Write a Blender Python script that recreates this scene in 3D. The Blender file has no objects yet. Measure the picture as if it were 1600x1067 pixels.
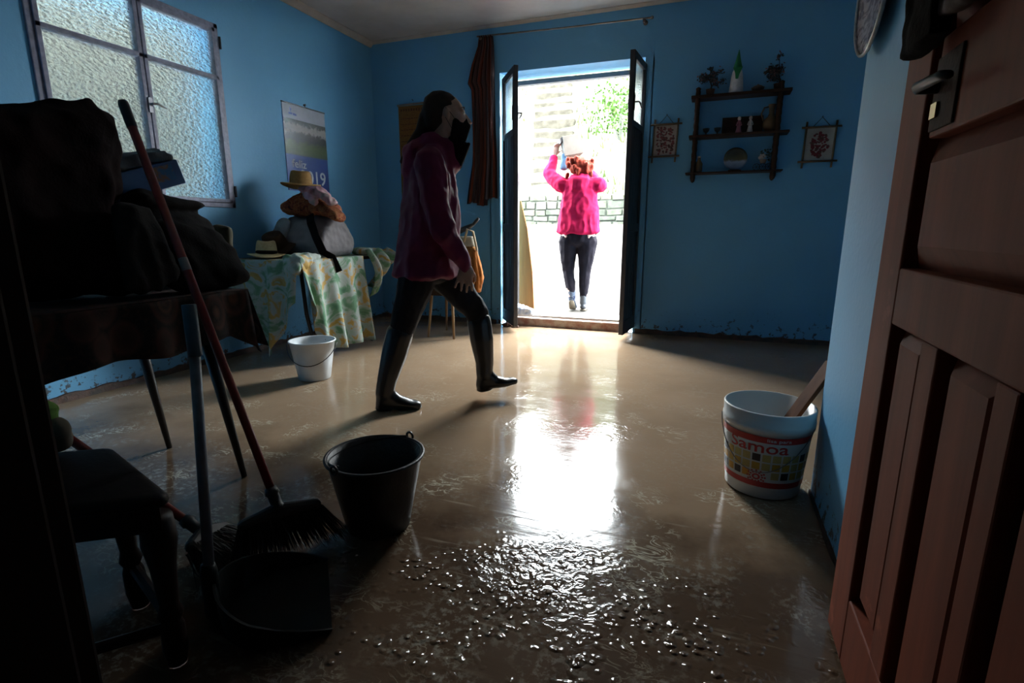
import bpy, bmesh, math, random
from mathutils import Vector, Matrix, noise
random.seed(7)
SC = bpy.context.scene
COL = SC.collection
PI = math.pi
V = Vector

# ------------------------------------------------------------------ camera, sky, exposure
cam_d = bpy.data.cameras.new('camera'); cam = bpy.data.objects.new('camera', cam_d); COL.objects.link(cam)
cam_d.sensor_width = 36.0; cam_d.sensor_fit = 'HORIZONTAL'
cam_d.lens = 36.0 * 822.1 / 1600.0
cam_d.clip_start = 0.02
cam.location = (0, 0, 0.98)
cam.rotation_euler = (math.radians(90 - 12.16), 0, math.radians(20.41))
SC.camera = cam

world = bpy.data.worlds.new('overcast_sky'); SC.world = world; world.use_nodes = True
bg = world.node_tree.nodes['Background']
bg.inputs[0].default_value = (0.90, 0.97, 1.0, 1)
bg.inputs[1].default_value = 30.0

SC.view_settings.view_transform = 'Standard'
SC.view_settings.look = 'None'
SC.view_settings.gamma = 1.0
SC.view_settings.use_curve_mapping = False
SC.view_settings.exposure = 1.2

# light portal filling the open doorway (helps sampling of the sky, emits nothing itself)
pl = bpy.data.lights.new('doorway_portal', 'AREA'); pl.shape = 'RECTANGLE'; pl.size = 1.3; pl.size_y = 2.4
pl.cycles.is_portal = True
po = bpy.data.objects.new('doorway_portal', pl); COL.objects.link(po)
po.location = (-1.35, 5.36, 1.25); po.rotation_euler = (-PI/2, 0, 0)

# ------------------------------------------------------------------ materials
MATS = {}
def nt(name):
    m = bpy.data.materials.new(name); m.use_nodes = True
    t = m.node_tree; b = t.nodes['Principled BSDF']
    return m, t, b
def mixc(t, fac, a, b, mode='MIX'):
    n = t.nodes.new('ShaderNodeMix'); n.data_type = 'RGBA'; n.blend_type = mode
    for s, v in ((0, fac), (6, a), (7, b)):
        if isinstance(v, bpy.types.NodeSocket): t.links.new(v, n.inputs[s])
        else: n.inputs[s].default_value = v if s == 0 else (*v[:3], 1)
    return n.outputs[2]
def coords(t, scale=(1, 1, 1), kind='Object', rot=(0, 0, 0), loc=(0, 0, 0)):
    tc = t.nodes.new('ShaderNodeTexCoord'); mp = t.nodes.new('ShaderNodeMapping')
    mp.inputs['Scale'].default_value = scale; mp.inputs['Rotation'].default_value = rot; mp.inputs['Location'].default_value = loc
    t.links.new(tc.outputs[kind], mp.inputs[0]); return mp.outputs[0]
def tnoise(t, vec, scale, detail=4, rough=.55, dist=0):
    n = t.nodes.new('ShaderNodeTexNoise'); n.inputs['Scale'].default_value = scale
    n.inputs['Detail'].default_value = detail; n.inputs['Roughness'].default_value = rough; n.inputs['Distortion'].default_value = dist
    t.links.new(vec, n.inputs['Vector']); return n.outputs[0]
def tvor(t, vec, scale, feature='F1', out='Distance', rnd=1):
    n = t.nodes.new('ShaderNodeTexVoronoi'); n.feature = feature; n.inputs['Scale'].default_value = scale
    n.inputs['Randomness'].default_value = rnd
    t.links.new(vec, n.inputs['Vector']); return n.outputs[out]
def ramp(t, fac, stops, interp='LINEAR'):
    n = t.nodes.new('ShaderNodeValToRGB'); cr = n.color_ramp; cr.interpolation = interp
    while len(cr.elements) < len(stops): cr.elements.new(.5)
    for e, (p, c) in zip(cr.elements, stops):
        e.position = p; e.color = (c, c, c, 1) if isinstance(c, (int, float)) else (*c, 1)
    t.links.new(fac, n.inputs[0]); return n.outputs[0]
def mth(t, op, a, b=0.0):
    n = t.nodes.new('ShaderNodeMath'); n.operation = op
    for i, v in enumerate((a, b)):
        if isinstance(v, bpy.types.NodeSocket): t.links.new(v, n.inputs[i])
        else: n.inputs[i].default_value = v
    return n.outputs[0]
def bump(t, b, h, strength=.3, dist=.01, chain=None):
    n = t.nodes.new('ShaderNodeBump'); n.inputs['Strength'].default_value = strength; n.inputs['Distance'].default_value = dist
    t.links.new(h, n.inputs['Height'])
    if chain is not None: t.links.new(chain, n.inputs['Normal'])
    t.links.new(n.outputs[0], b.inputs['Normal']); return n.outputs[0]
def pm(name, col, rough=.6, var=.15, nscale=12, bmp=0, bscale=80, metal=0, coat=0, spec=.5, col2=None, stretch=(1, 1, 1), trans=0, sheen=0):
    if name in MATS: return MATS[name]
    m, t, b = nt(name)
    vec = coords(t, stretch)
    n = tnoise(t, vec, nscale, 5)
    c2 = col2 if col2 else tuple(x * (1 - var) for x in col)
    c1 = tuple(min(1, x * (1 + var * .5)) for x in col) if not col2 else col
    f = ramp(t, n, [(.35, 0.0), (.65, 1.0)])
    t.links.new(mixc(t, f, c1, c2), b.inputs['Base Color'])
    b.inputs['Roughness'].default_value = rough; b.inputs['Metallic'].default_value = metal
    b.inputs['Coat Weight'].default_value = coat; b.inputs['Specular IOR Level'].default_value = spec
    b.inputs['Transmission Weight'].default_value = trans; b.inputs['Sheen Weight'].default_value = sheen
    if bmp: bump(t, b, tnoise(t, vec, bscale, 4), bmp, .006)
    MATS[name] = m; return m

def m_wall():
    m, t, b = nt('blue_wall_paint')
    vec = coords(t)
    base = mixc(t, ramp(t, tnoise(t, vec, 1.3, 4), [(.3, 0.), (.7, 1.)]), (.135, .40, .64), (.12, .36, .59))
    sep = t.nodes.new('ShaderNodeSeparateXYZ'); t.links.new(vec, sep.inputs[0])
    low = ramp(t, sep.outputs[2], [(.04, 1.), (.42, 0.)])
    spl = ramp(t, mth(t, 'ADD', tnoise(t, vec, 22, 6, .65), mth(t, 'MULTIPLY', low, .16)), [(.70, 0.), (.74, 1.)])
    spl = mth(t, 'MULTIPLY', spl, low)
    scuff = ramp(t, tnoise(t, coords(t, (1, 1, 3)), 3.1, 7, .6), [(.70, 0.), (.76, .35)])
    c = mixc(t, spl, base, (.05, .04, .03)); c = mixc(t, scuff, c, (.10, .22, .30))
    t.links.new(c, b.inputs['Base Color']); b.inputs['Roughness'].default_value = .55
    bump(t, b, tnoise(t, vec, 45, 5), .12, .01)
    return m
def m_mud():
    m, t, b = nt('wet_mud_floor')
    vec = coords(t); sep = t.nodes.new('ShaderNodeSeparateXYZ'); t.links.new(vec, sep.inputs[0])
    X, Y = sep.outputs[0], sep.outputs[1]
    near = ramp(t, mth(t, 'MULTIPLY', Y, .2), [(.27, 1.), (.36, 0.)])          # floor nearest the viewer
    wet = mth(t, 'MULTIPLY', ramp(t, mth(t, 'MULTIPLY', Y, .2), [(.25, 1.), (.30, 0.)]), ramp(t, mth(t, 'ADD', mth(t, 'MULTIPLY', X, .2), .5), [(.28, 0.), (.36, 1.)]))
    big = tnoise(t, vec, 1.4, 4, .5)
    base = mixc(t, ramp(t, big, [(.3, 0.), (.7, 1.)]), (.335, .232, .148), (.265, .18, .112))
    # smeared paler mud and specks of the tile showing through
    speck = ramp(t, tnoise(t, vec, 42, 7, .68), [(.50, 0.), (.60, 1.)])
    patch = ramp(t, tnoise(t, vec, 3.2, 3, .5, .6), [(.46, 0.), (.58, 1.)])
    f1 = mth(t, 'MULTIPLY', mth(t, 'MULTIPLY', speck, patch), mth(t, 'ADD', mth(t, 'MULTIPLY', near, .75), .14))
    c = mixc(t, f1, base, (.40, .37, .29))
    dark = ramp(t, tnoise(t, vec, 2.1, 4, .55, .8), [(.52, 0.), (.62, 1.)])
    near_dark = mth(t, 'MULTIPLY', ramp(t, mth(t, 'ADD', mth(t, 'MULTIPLY', Y, .2), mth(t, 'MULTIPLY', mth(t, 'ADD', tnoise(t, vec, 2.6, 5, .6), -.5), .22)), [(.28, 1.), (.38, 0.)]), .90)
    c = mixc(t, near_dark, c, (.066, .040, .025))                                     # darker brown towards the viewer, with an uneven edge
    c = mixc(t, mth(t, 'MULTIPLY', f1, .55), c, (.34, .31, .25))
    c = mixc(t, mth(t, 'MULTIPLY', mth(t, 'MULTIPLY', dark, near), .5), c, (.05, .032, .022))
    # sweep marks, lighter streaks
    st = tnoise(t, coords(t, (2.2, 30, 1), rot=(0, 0, .5)), 1.0, 5, .6)
    sf = mth(t, 'MULTIPLY', ramp(t, st, [(.60, 0.), (.68, 1.)]), ramp(t, tnoise(t, vec, 2.3, 2), [(.5, 0.), (.6, .5)]))
    c = mixc(t, sf, c, (.36, .30, .22))
    ln = mth(t, 'ABSOLUTE', mth(t, 'ADD', tnoise(t, coords(t, (1, 1.8, 1), rot=(0, 0, .3)), 8.5, 3, .6, 2.0), -.5))
    ln = mth(t, 'MULTIPLY', ramp(t, ln, [(.008, 1.), (.035, 0.)]), ramp(t, tnoise(t, coords(t, loc=(5, 2, 0)), 4.2, 2, .4), [(.56, 0.), (.63, 1.)]))
    far = ramp(t, mth(t, 'MULTIPLY', Y, .2), [(.22, .25), (.30, .8), (.55, .5), (.72, 0.)])
    c = mixc(t, mth(t, 'MULTIPLY', ln, far), c, (.56, .51, .38))                 # scribbled boot marks
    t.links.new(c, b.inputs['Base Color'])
    b.inputs['IOR'].default_value = 1.36
    rgh = ramp(t, tnoise(t, vec, 5, 5), [(.3, .07), (.7, .16)])
    t.links.new(rgh, b.inputs['Roughness'])
    # relief: slow waves, sweep strokes, foot-print rims and droplets on the near floor
    h1 = bump(t, b, tnoise(t, vec, 3.0, 3, .5), .10, .02)
    h2 = bump(t, b, mth(t, 'MULTIPLY', st, .6), .10, .01, h1)
    rip = tnoise(t, vec, 24, 2, .5, 1.6)
    pm_ = ramp(t, tnoise(t, coords(t, loc=(3, 1, 0)), 2.8, 2, .4), [(.50, 0.), (.60, 1.)])
    h3 = bump(t, b, mth(t, 'MULTIPLY', mth(t, 'MULTIPLY', rip, pm_), mth(t, 'ADD', mth(t, 'MULTIPLY', wet, .75), .25)), .40, .012, h2)
    dr = ramp(t, tvor(t, vec, 46, 'SMOOTH_F1'), [(.10, 1.), (.42, 0.)])
    dm = ramp(t, tnoise(t, vec, 5.5, 3), [(.46, 0.), (.58, 1.)])
    dh = mth(t, 'MULTIPLY', mth(t, 'MULTIPLY', dr, dm), wet)
    bump(t, b, dh, .8, .006, h3)
    return m
def m_wood(name, c1, c2, rough=.4, axis='Z', scale=1.0, bmp=.12):
    if name in MATS: return MATS[name]
    m, t, b = nt(name)
    s = {'X': (1.2, 14, 14), 'Y': (14, 1.2, 14), 'Z': (14, 14, 1.2)}[axis]
    vec = coords(t, tuple(x * scale for x in s))
    n = tnoise(t, vec, 1.6, 7, .6, .4)
    c = mixc(t, ramp(t, n, [(.3, 0.), (.7, 1.)]), c1, c2)
    sc = ramp(t, tnoise(t, coords(t, (1, 1, 1)), 5.5, 8, .68), [(.64, 0.), (.72, 1.)])
    c = mixc(t, mth(t, 'MULTIPLY', sc, .35), c, tuple(min(1, x * 2.2 + .03) for x in c1))
    t.links.new(c, b.inputs['Base Color']); b.inputs['Roughness'].default_value = rough; b.inputs['Specular IOR Level'].default_value = .18
    bump(t, b, n, bmp, .004)
    MATS[name] = m; return m
def m_pattern(name, stops, scale=20, kind='noise', stretch=(1, 1, 1), rough=.85, dist=1.0, interp='LINEAR', bmp=.0):
    if name in MATS: return MATS[name]
    m, t, b = nt(name); vec = coords(t, stretch)
    if kind == 'noise': f = tnoise(t, vec, scale, 4, .55, dist)
    elif kind == 'vor': f = tvor(t, vec, scale)
    elif kind == 'wave':
        w = t.nodes.new('ShaderNodeTexWave'); w.inputs['Scale'].default_value = scale; w.inputs['Distortion'].default_value = dist
        w.bands_direction = 'X'; t.links.new(vec, w.inputs['Vector']); f = w.outputs['Fac']
    elif kind == 'magic':
        w = t.nodes.new('ShaderNodeTexMagic'); w.inputs['Scale'].default_value = scale; w.turbulence_depth = 4
        t.links.new(vec, w.inputs['Vector']); f = w.outputs['Fac']
    c = ramp(t, f, stops, interp)
    t.links.new(c, b.inputs['Base Color']); b.inputs['Roughness'].default_value = rough; b.inputs['Specular IOR Level'].default_value = .5 if rough < .4 else .2
    if bmp: bump(t, b, tnoise(t, coords(t), 160, 3), bmp, .004)
    MATS[name] = m; return m

# ------------------------------------------------------------------ mesh helpers (all coordinates in world space)
ORG = {}
def setp(o, label=None, cat=None, group=None, kind=None):
    if label: o['label'] = label
    if cat: o['category'] = cat
    if group: o['group'] = group
    if kind: o['kind'] = kind
    return o
def empty(name, loc, label=None, cat=None, group=None, kind=None):
    o = bpy.data.objects.new(name, None); COL.objects.link(o); o.location = loc
    o.empty_display_size = .05
    ORG[o.name] = V(loc); return setp(o, label, cat, group, kind)
def obj(name, bm, mat, root=None, loc=None, smooth=False, label=None, cat=None, group=None, kind=None, solid=0, bevel=0, sub=0):
    if isinstance(bm, bpy.types.Mesh): me = bm
    else:
        me = bpy.data.meshes.new(name); bmesh.ops.recalc_face_normals(bm, faces=bm.faces); bm.to_mesh(me); bm.free()
    off = ORG[root.name] if root else V(loc or (0, 0, 0))
    me.transform(Matrix.Translation(-off))
    me.materials.clear(); me.materials.append(mat)
    if smooth: me.polygons.foreach_set('use_smooth', [True] * len(me.polygons))
    o = bpy.data.objects.new(name, me); COL.objects.link(o)
    if root: o.parent = root
    else: o.location = off
    ORG[o.name] = off
    if solid: q = o.modifiers.new('thickness', 'SOLIDIFY'); q.thickness = solid; q.offset = 0
    if bevel: q = o.modifiers.new('bevel', 'BEVEL'); q.width = bevel; q.segments = 2; q.limit_method = 'ANGLE'; q.angle_limit = .6
    if sub: q = o.modifiers.new('sub', 'SUBSURF'); q.levels = sub; q.render_levels = sub
    return setp(o, label, cat, group, kind)
def B(): return bmesh.new()
def box(bm, a, b, M=None):
    a, b = V(a), V(b); c = (a + b) / 2; s = b - a
    mt = Matrix.Translation(c) @ Matrix.Diagonal((*s, 1))
    if M is not None: mt = M @ mt
    bmesh.ops.create_cube(bm, size=1, matrix=mt); return bm
def frame_to(d):
    d = d.normalized(); up = V((0, 0, 1)) if abs(d.z) < .95 else V((1, 0, 0))
    x = up.cross(d).normalized(); y = d.cross(x); return x, y
def tube(bm, pts, rad, seg=10, closed=False, cap=True):
    pts = [V(p) for p in pts]; n = len(pts); rs = rad if isinstance(rad, (list, tuple)) else [rad] * n
    rings = []; px = None
    for i, p in enumerate(pts):
        if closed: d = pts[(i + 1) % n] - pts[i - 1]
        else: d = pts[min(i + 1, n - 1)] - pts[max(i - 1, 0)]
        if px is None: x, y = frame_to(d)
        else:
            dn = d.normalized(); x = (px - dn * px.dot(dn)).normalized(); y = dn.cross(x)
        px = x
        rings.append([bm.verts.new(p + (x * math.cos(2 * PI * k / seg) + y * math.sin(2 * PI * k / seg)) * rs[i]) for k in range(seg)])
    m = n if closed else n - 1
    for i in range(m):
        a, b = rings[i], rings[(i + 1) % n]
        for k in range(seg): bm.faces.new((a[k], a[(k + 1) % seg], b[(k + 1) % seg], b[k]))
    if cap and not closed: bm.faces.new(rings[0][::-1]); bm.faces.new(rings[-1])
    return bm
def lathe(bm, prof, c=(0, 0, 0), seg=40, M=None):
    rings = []
    for r, z in prof:
        rr = []
        for k in range(seg):
            a = 2 * PI * k / seg; p = V((r * math.cos(a), r * math.sin(a), z))
            p = (M @ p if M is not None else p) + V(c); rr.append(bm.verts.new(p))
        rings.append(rr)
    for a, b in zip(rings, rings[1:]):
        for k in range(seg): bm.faces.new((a[k], a[(k + 1) % seg], b[(k + 1) % seg], b[k]))
    if prof[0][0] > 1e-5: bm.faces.new(rings[0][::-1])
    if prof[-1][0] > 1e-5: bm.faces.new(rings[-1])
    bmesh.ops.remove_doubles(bm, verts=bm.verts, dist=1e-6); return bm
def ball(bm, c, r, M=None, sub=2):
    r = (r, r, r) if isinstance(r, (int, float)) else r
    mt = Matrix.Translation(V(c)) @ (M.to_4x4() if M is not None else Matrix()) @ Matrix.Diagonal((*r, 1))
    bmesh.ops.create_icosphere(bm, subdivisions=sub, radius=1, matrix=mt); return bm
def sheet(bm, fn, nu, nv):
    g = [[bm.verts.new(fn(i / nu, j / nv)) for j in range(nv + 1)] for i in range(nu + 1)]
    for i in range(nu):
        for j in range(nv): bm.faces.new((g[i][j], g[i + 1][j], g[i + 1][j + 1], g[i][j + 1]))
    return bm
def prism(bm, poly, fn0, fn1):
    a = [bm.verts.new(fn0(*p)) for p in poly]; b = [bm.verts.new(fn1(*p)) for p in poly]; n = len(poly)
    bm.faces.new(a[::-1]); bm.faces.new(b)
    for i in range(n): bm.faces.new((a[i], a[(i + 1) % n], b[(i + 1) % n], b[i]))
    return bm
def hull(bm, els, T=lambda p: V(p), F=None, sub=2):
    """convex hull of several ellipsoids (centre, radii) given in a local frame mapped by T (F = frame matrix for radii)"""
    tmp = bmesh.new()
    for c, r in els:
        ball(tmp, T(c), r, F, sub)
    bmesh.ops.delete(tmp, geom=list(tmp.edges), context='EDGES_FACES')
    res = bmesh.ops.convex_hull(tmp, input=tmp.verts)
    bmesh.ops.delete(tmp, geom=list({g for g in res['geom_interior'] + res['geom_unused'] if isinstance(g, bmesh.types.BMVert)}), context='VERTS')
    me = bpy.data.meshes.new('tmp'); tmp.to_mesh(me); tmp.free(); bm.from_mesh(me); bpy.data.meshes.remove(me); return bm
def fuse(bm, voxel=.01, smooth=4, disp=None, zmin=None):
    """melt overlapping shapes into one continuous surface"""
    me = bpy.data.meshes.new('fuse'); bmesh.ops.recalc_face_normals(bm, faces=bm.faces); bm.to_mesh(me); bm.free()
    o = bpy.data.objects.new('fuse', me); COL.objects.link(o)
    r = o.modifiers.new('r', 'REMESH'); r.mode = 'VOXEL'; r.voxel_size = voxel
    if smooth: s = o.modifiers.new('s', 'SMOOTH'); s.iterations = smooth; s.factor = .5
    dg = bpy.context.evaluated_depsgraph_get(); ev = o.evaluated_get(dg)
    out = bpy.data.meshes.new_from_object(ev); bpy.data.objects.remove(o); bpy.data.meshes.remove(me)
    if disp:
        ns = [v.normal.copy() for v in out.vertices]
        for v, n in zip(out.vertices, ns): v.co += n * disp(v.co, n)
    if zmin is not None:
        for v in out.vertices:
            if v.co.z < zmin: v.co.z = zmin
    out.polygons.foreach_set('use_smooth', [True] * len(out.polygons))
    return out
def folds(amp=.01, sc=(9, 9, 3), amp2=.004, sc2=30):
    def f(p, n):
        q = V((p.x * sc[0], p.y * sc[1], p.z * sc[2]))
        r = 1 - abs(noise.noise(q) * 2)
        return amp * (r - .6) + amp2 * noise.noise(p * sc2)
    return f
def text_mesh(s, size, extrude=.0, font_scale_x=1.0):
    c = bpy.data.curves.new('txt', 'FONT'); c.body = s; c.size = size; c.extrude = extrude; c.align_x = 'LEFT'; c.resolution_u = 3; c.offset = size * .012
    o = bpy.data.objects.new('txt', c); COL.objects.link(o)
    dg = bpy.context.evaluated_depsgraph_get(); me = bpy.data.meshes.new_from_object(o.evaluated_get(dg))
    bpy.data.objects.remove(o); bpy.data.curves.remove(c)
    for v in me.vertices: v.co.x *= font_scale_x
    return me
def text_on(name, s, size, fn, mat, root, sx=1.0, **k):
    """flat lettering placed on a surface: fn maps (x, y) of the text to a point"""
    me = text_mesh(s, size, 0, sx); bm = B(); bm.from_mesh(me); bpy.data.meshes.remove(me)
    bmesh.ops.triangulate(bm, faces=bm.faces)
    for _ in range(1): bmesh.ops.subdivide_edges(bm, edges=[e for e in bm.edges if e.calc_length() > size * .3], cuts=1)
    for v in bm.verts: v.co = fn(v.co.x, v.co.y)
    return obj(name, bm, mat, root, **k)

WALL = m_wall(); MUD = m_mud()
MATS['wall'] = WALL
PLASTER = pm('grey_plaster', (.50, .47, .44), .9, .12, 3, .15, 30)
BASEB = pm('muddy_baseboard', (.10, .045, .03), .6, .5, 18, .6, 60, col2=(.035, .025, .018))
BLACKM = pm('black_metal', (.02, .02, .022), .45, .2)
DKWOOD = m_wood('dark_shelf_wood', (.045, .022, .012), (.02, .010, .006), .5, 'X')

# ------------------------------------------------------------------ the room shell
XL, XR, YF, YB, ZC = -3.43, 1.9, .42, 5.04, 2.84
SX, SY = .42, 2.10          # corner of the projecting right-hand wall
def struct(name, bm, mat, label, cat, **k): return obj(name, bm, mat, label=label, cat=cat, kind='structure', **k)
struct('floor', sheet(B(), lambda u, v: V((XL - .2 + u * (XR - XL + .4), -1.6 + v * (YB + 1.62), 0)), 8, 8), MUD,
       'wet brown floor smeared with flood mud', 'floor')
b = B(); box(b, (XL - .3, -1.6, ZC), (XR + .3, YB + .3, ZC + .15)); struct('ceiling', b, PLASTER, 'pale grey plaster ceiling', 'ceiling')
# back wall around the doorway (left reveal splayed)
b = B(); T = .30
box(b, (XL - .3, YB, -.1), (-2.10, YB + T, ZC)); box(b, (-.58, YB, -.1), (XR + .3, YB + T, ZC)); box(b, (-2.10, YB, 2.42), (-.58, YB + T, ZC))
prism(b, [(-2.11, YB), (-2.00, YB), (-1.93, YB + T), (-2.11, YB + T)], lambda x, y: V((x, y, -.1)), lambda x, y: V((x, y, 2.425)))
prism(b, [(-.57, YB), (-.57, YB + T), (-.70, YB + T), (-.645, YB)], lambda x, y: V((x, y, -.1)), lambda x, y: V((x, y, 2.425)))
struct('wall_back', b, WALL, 'blue back wall with the open doorway', 'wall')
# left wall around the window
WY0, WY1, WZ0, WZ1 = 1.95, 3.15, 1.13, 2.40
b = B()
box(b, (XL - .3, -1.6, -.1), (XL, WY0, ZC)); box(b, (XL - .3, WY1, -.1), (XL, YB, ZC))
box(b, (XL - .3, WY0, -.1), (XL, WY1, WZ0)); box(b, (XL - .3, WY0, WZ1), (XL, WY1, ZC))
struct('wall_left', b, WALL, 'blue left wall with the frosted window', 'wall')
b = B(); box(b, (SX, YF - .2, -.1), (XR, SY, ZC)); struct('wall_right', b, WALL, 'pale blue projecting wall on the right beside the brown door', 'wall')
b = B(); box(b, (XR, SY - .3, -.1), (XR + .3, YB + .3, ZC)); struct('wall_right_far', b, WALL, 'blue end wall hidden behind the projecting wall', 'wall')
b = B(); box(b, (XL - .3, YF - .14, -.1), (-.93, YF, ZC)); box(b, (-.93, YF - .14, 2.1), (SX, YF, ZC))
struct('wall_front', b, WALL, 'blue wall around the near doorway', 'wall')
HALL = pm('dim_hall_paint', (.12, .11, .10), .9)
b = B(); box(b, (XL - .3, -1.75, -.1), (XR + .3, -1.6, ZC)); box(b, (SX + .5, -1.6, -.1), (SX + .65, YF - .2, ZC)); box(b, (-1.9, -1.6, -.1), (-1.75, YF - .14, ZC))
struct('wall_hall', b, HALL, 'dim hall walls behind the viewer', 'wall')
# dark door post at the left edge
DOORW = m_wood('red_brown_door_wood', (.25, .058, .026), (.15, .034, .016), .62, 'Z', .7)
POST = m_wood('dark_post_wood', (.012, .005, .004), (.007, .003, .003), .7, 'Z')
b = B(); box(b, (-.93, YF - .16, 0), (-.865, YF + .02, 2.12)); box(b, (-.865, YF - .12, 0), (-.838, YF - .02, 2.09)); box(b, (-1.02, YF - .17, 0), (-.93, YF - .14, 2.2))
box(b, (-1.03, YF, 0), (-.885, YF + .025, 2.2)); box(b, (-.93, YF - .16, 2.06), (SX, YF + .02, 2.12))
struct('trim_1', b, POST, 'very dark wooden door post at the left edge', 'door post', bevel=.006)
# cornice, baseboards
COVE = pm('beige_cornice', (.48, .42, .36), .85, .1)
prof = [(0, 0), (0, -.05), (.012, -.05), (.03, -.03), (.05, -.012), (.05, 0)]
b = B(); prism(b, prof, lambda x, z: V((XL + x, YF, ZC + z)), lambda x, z: V((XL + x, YB, ZC + z))); struct('trim_2', b, COVE, 'beige cove moulding over the left wall', 'moulding')
b = B(); prism(b, prof, lambda x, z: V((XL, YB - x * .6, ZC + z * .5)), lambda x, z: V((XR, YB - x * .6, ZC + z * .5))); struct('trim_3', b, COVE, 'thin grey moulding over the back wall', 'moulding')
def baseboard(name, a, c, h, label, seed, th=.014):
    a, c = V(a), V(c); L = (c - a).length; d = (c - a) / L; nrm = V((-d.y, d.x, 0)); n = max(6, int(L / .05)); rnd = random.Random(seed)
    b = B(); hs = [h * (.8 + .4 * noise.noise(V((i * .7, seed * 9.1, 0))) ) for i in range(n + 1)]
    rows = []
    for i in range(n + 1):
        p = a + d * (L * i / n)
        rows.append([b.verts.new(q) for q in (p + nrm * .004 - V((0, 0, .01)), p - nrm * (th + .008 * rnd.random()) - V((0, 0, .01)), p - nrm * th + V((0, 0, hs[i] * .9)), p + nrm * .004 + V((0, 0, hs[i])))])
    for r0, r1 in zip(rows, rows[1:]):
        for k in range(4): b.faces.new((r0[k], r0[(k + 1) % 4], r1[(k + 1) % 4], r1[k]))
    b.faces.new(rows[0]); b.faces.new(rows[-1][::-1])
    struct(name, b, BASEB, label, 'baseboard')
baseboard('baseboard_back', (-.62, YB, 0), (XR, YB, 0), .055, 'mud caked baseboard right of the doorway', 1)
baseboard('baseboard_back_left', (XL, YB, 0), (-2.05, YB, 0), .055, 'mud caked baseboard left of the doorway', 2)
baseboard('baseboard_left', (XL, YF, 0), (XL, YB, 0), .05, 'mud caked baseboard under the window wall', 3)
baseboard('baseboard_right', (SX, SY, 0), (SX, YF, 0), .018, 'thin muddy baseboard of the projecting wall', 4, .006)

# threshold of the doorway
STEP = pm('red_worn_step', (.20, .075, .05), .7, .4, 14, .5, 50, col2=(.33, .26, .2))
STONE = pm('pale_step_stone', (.36, .34, .30), .8, .25, 8, .4, 40)
b = B(); box(b, (-1.94, YB - .02, -.05), (-.69, YB + .10, .085)); struct('trim_4', b, STEP, 'worn red threshold step in the doorway', 'threshold', bevel=.008)
b = B(); box(b, (-1.94, YB + .06, .0), (-.69, YB + .34, .105)); struct('trim_5', b, STONE, 'pale stone sill behind the red threshold', 'sill', bevel=.006)

# ------------------------------------------------------------------ window
FRAME = pm('lavender_grey_frame_paint', (.20, .21, .29), .5, .25, 30, .1, 60)
def m_frost():
    m, t, b = nt('frosted_glass'); vec = coords(t, (1, 1.6, 3.0))
    b.inputs['Base Color'].default_value = (.86, .93, .88, 1); b.inputs['Transmission Weight'].default_value = 1
    b.inputs['Roughness'].default_value = .22; b.inputs['IOR'].default_value = 1.4
    h = tvor(t, vec, 26, 'SMOOTH_F1'); bump(t, b, mth(t, 'ADD', h, mth(t, 'MULTIPLY', tnoise(t, vec, 60, 3), .5)), 1.0, .02)
    return m
FROST = m_frost()
win = empty('window_1', (XL, 2.55, WZ0), 'wide two-sash window of frosted glass in the left wall', 'window', kind='structure')
b = B(); fx0, fx1 = XL - .05, XL + .012; e = .035
box(b, (fx0, WY0, WZ0), (fx1, WY1, WZ0 + e)); box(b, (fx0, WY0, WZ1 - e), (fx1, WY1, WZ1)); box(b, (fx0, WY0, WZ0), (fx1, WY0 + e, WZ1)); box(b, (fx0, WY1 - e, WZ0), (fx1, WY1, WZ1))
obj('window_frame', b, FRAME, win, bevel=.004)
YM = 2.56
for (y0, y1) in ((WY0 + e, YM - .003), (YM + .003, WY1 - e)):
    b = B(); s = .026; x0, x1 = XL - .035, XL + .022
    box(b, (x0, y0, WZ0 + e), (x1, y0 + s, WZ1 - e)); box(b, (x0, y1 - s, WZ0 + e), (x1, y1, WZ1 - e))
    box(b, (x0, y0, WZ0 + e), (x1, y1, WZ0 + e + s)); box(b, (x0, y0, WZ1 - e - s), (x1, y1, WZ1 - e)); box(b, (x0, y0, 2.035 - .014), (x1, y1, 2.035 + .014))
    sash = obj('sash', b, FRAME, win, bevel=.003)
    for z0, z1 in ((WZ0 + e + s, 2.021), (2.049, WZ1 - e - s)):
        b = B(); box(b, (XL - .012, y0 + s - .004, z0 - .004), (XL - .006, y1 - s + .004, z1 + .004)); obj('pane', b, FROST, sash)
b = B(); box(b, (XL + .022, YM - .012, 1.70), (XL + .030, YM + .012, 1.79)); tube(b, [(XL + .03, YM, 1.75), (XL + .055, YM, 1.75), (XL + .06, YM + .02, 1.752), (XL + .055, YM + .085, 1.738)], [.007, .007, .007, .005], 8)
obj('window_handle', b, pm('dull_steel', (.22, .22, .24), .4, .2, metal=.6), win, label='small lever handle')
for z in (1.25, 2.28):
    b = B(); tube(b, [(XL + .018, WY1 + .004, z - .04), (XL + .018, WY1 + .004, z + .04)], .008, 8); obj('hinge', b, BLACKM, win)
# building across the lane that shades the window
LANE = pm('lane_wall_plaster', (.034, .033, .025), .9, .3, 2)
b = B(); box(b, (-4.75, -2.5, -.5), (-4.45, 4.9, 6.2)); box(b, (-4.5, -2.5, -.5), (-3.6, -2.3, 6.2)); struct('wall_outside', b, LANE, 'shaded plaster wall across the lane outside the window', 'wall')

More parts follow.
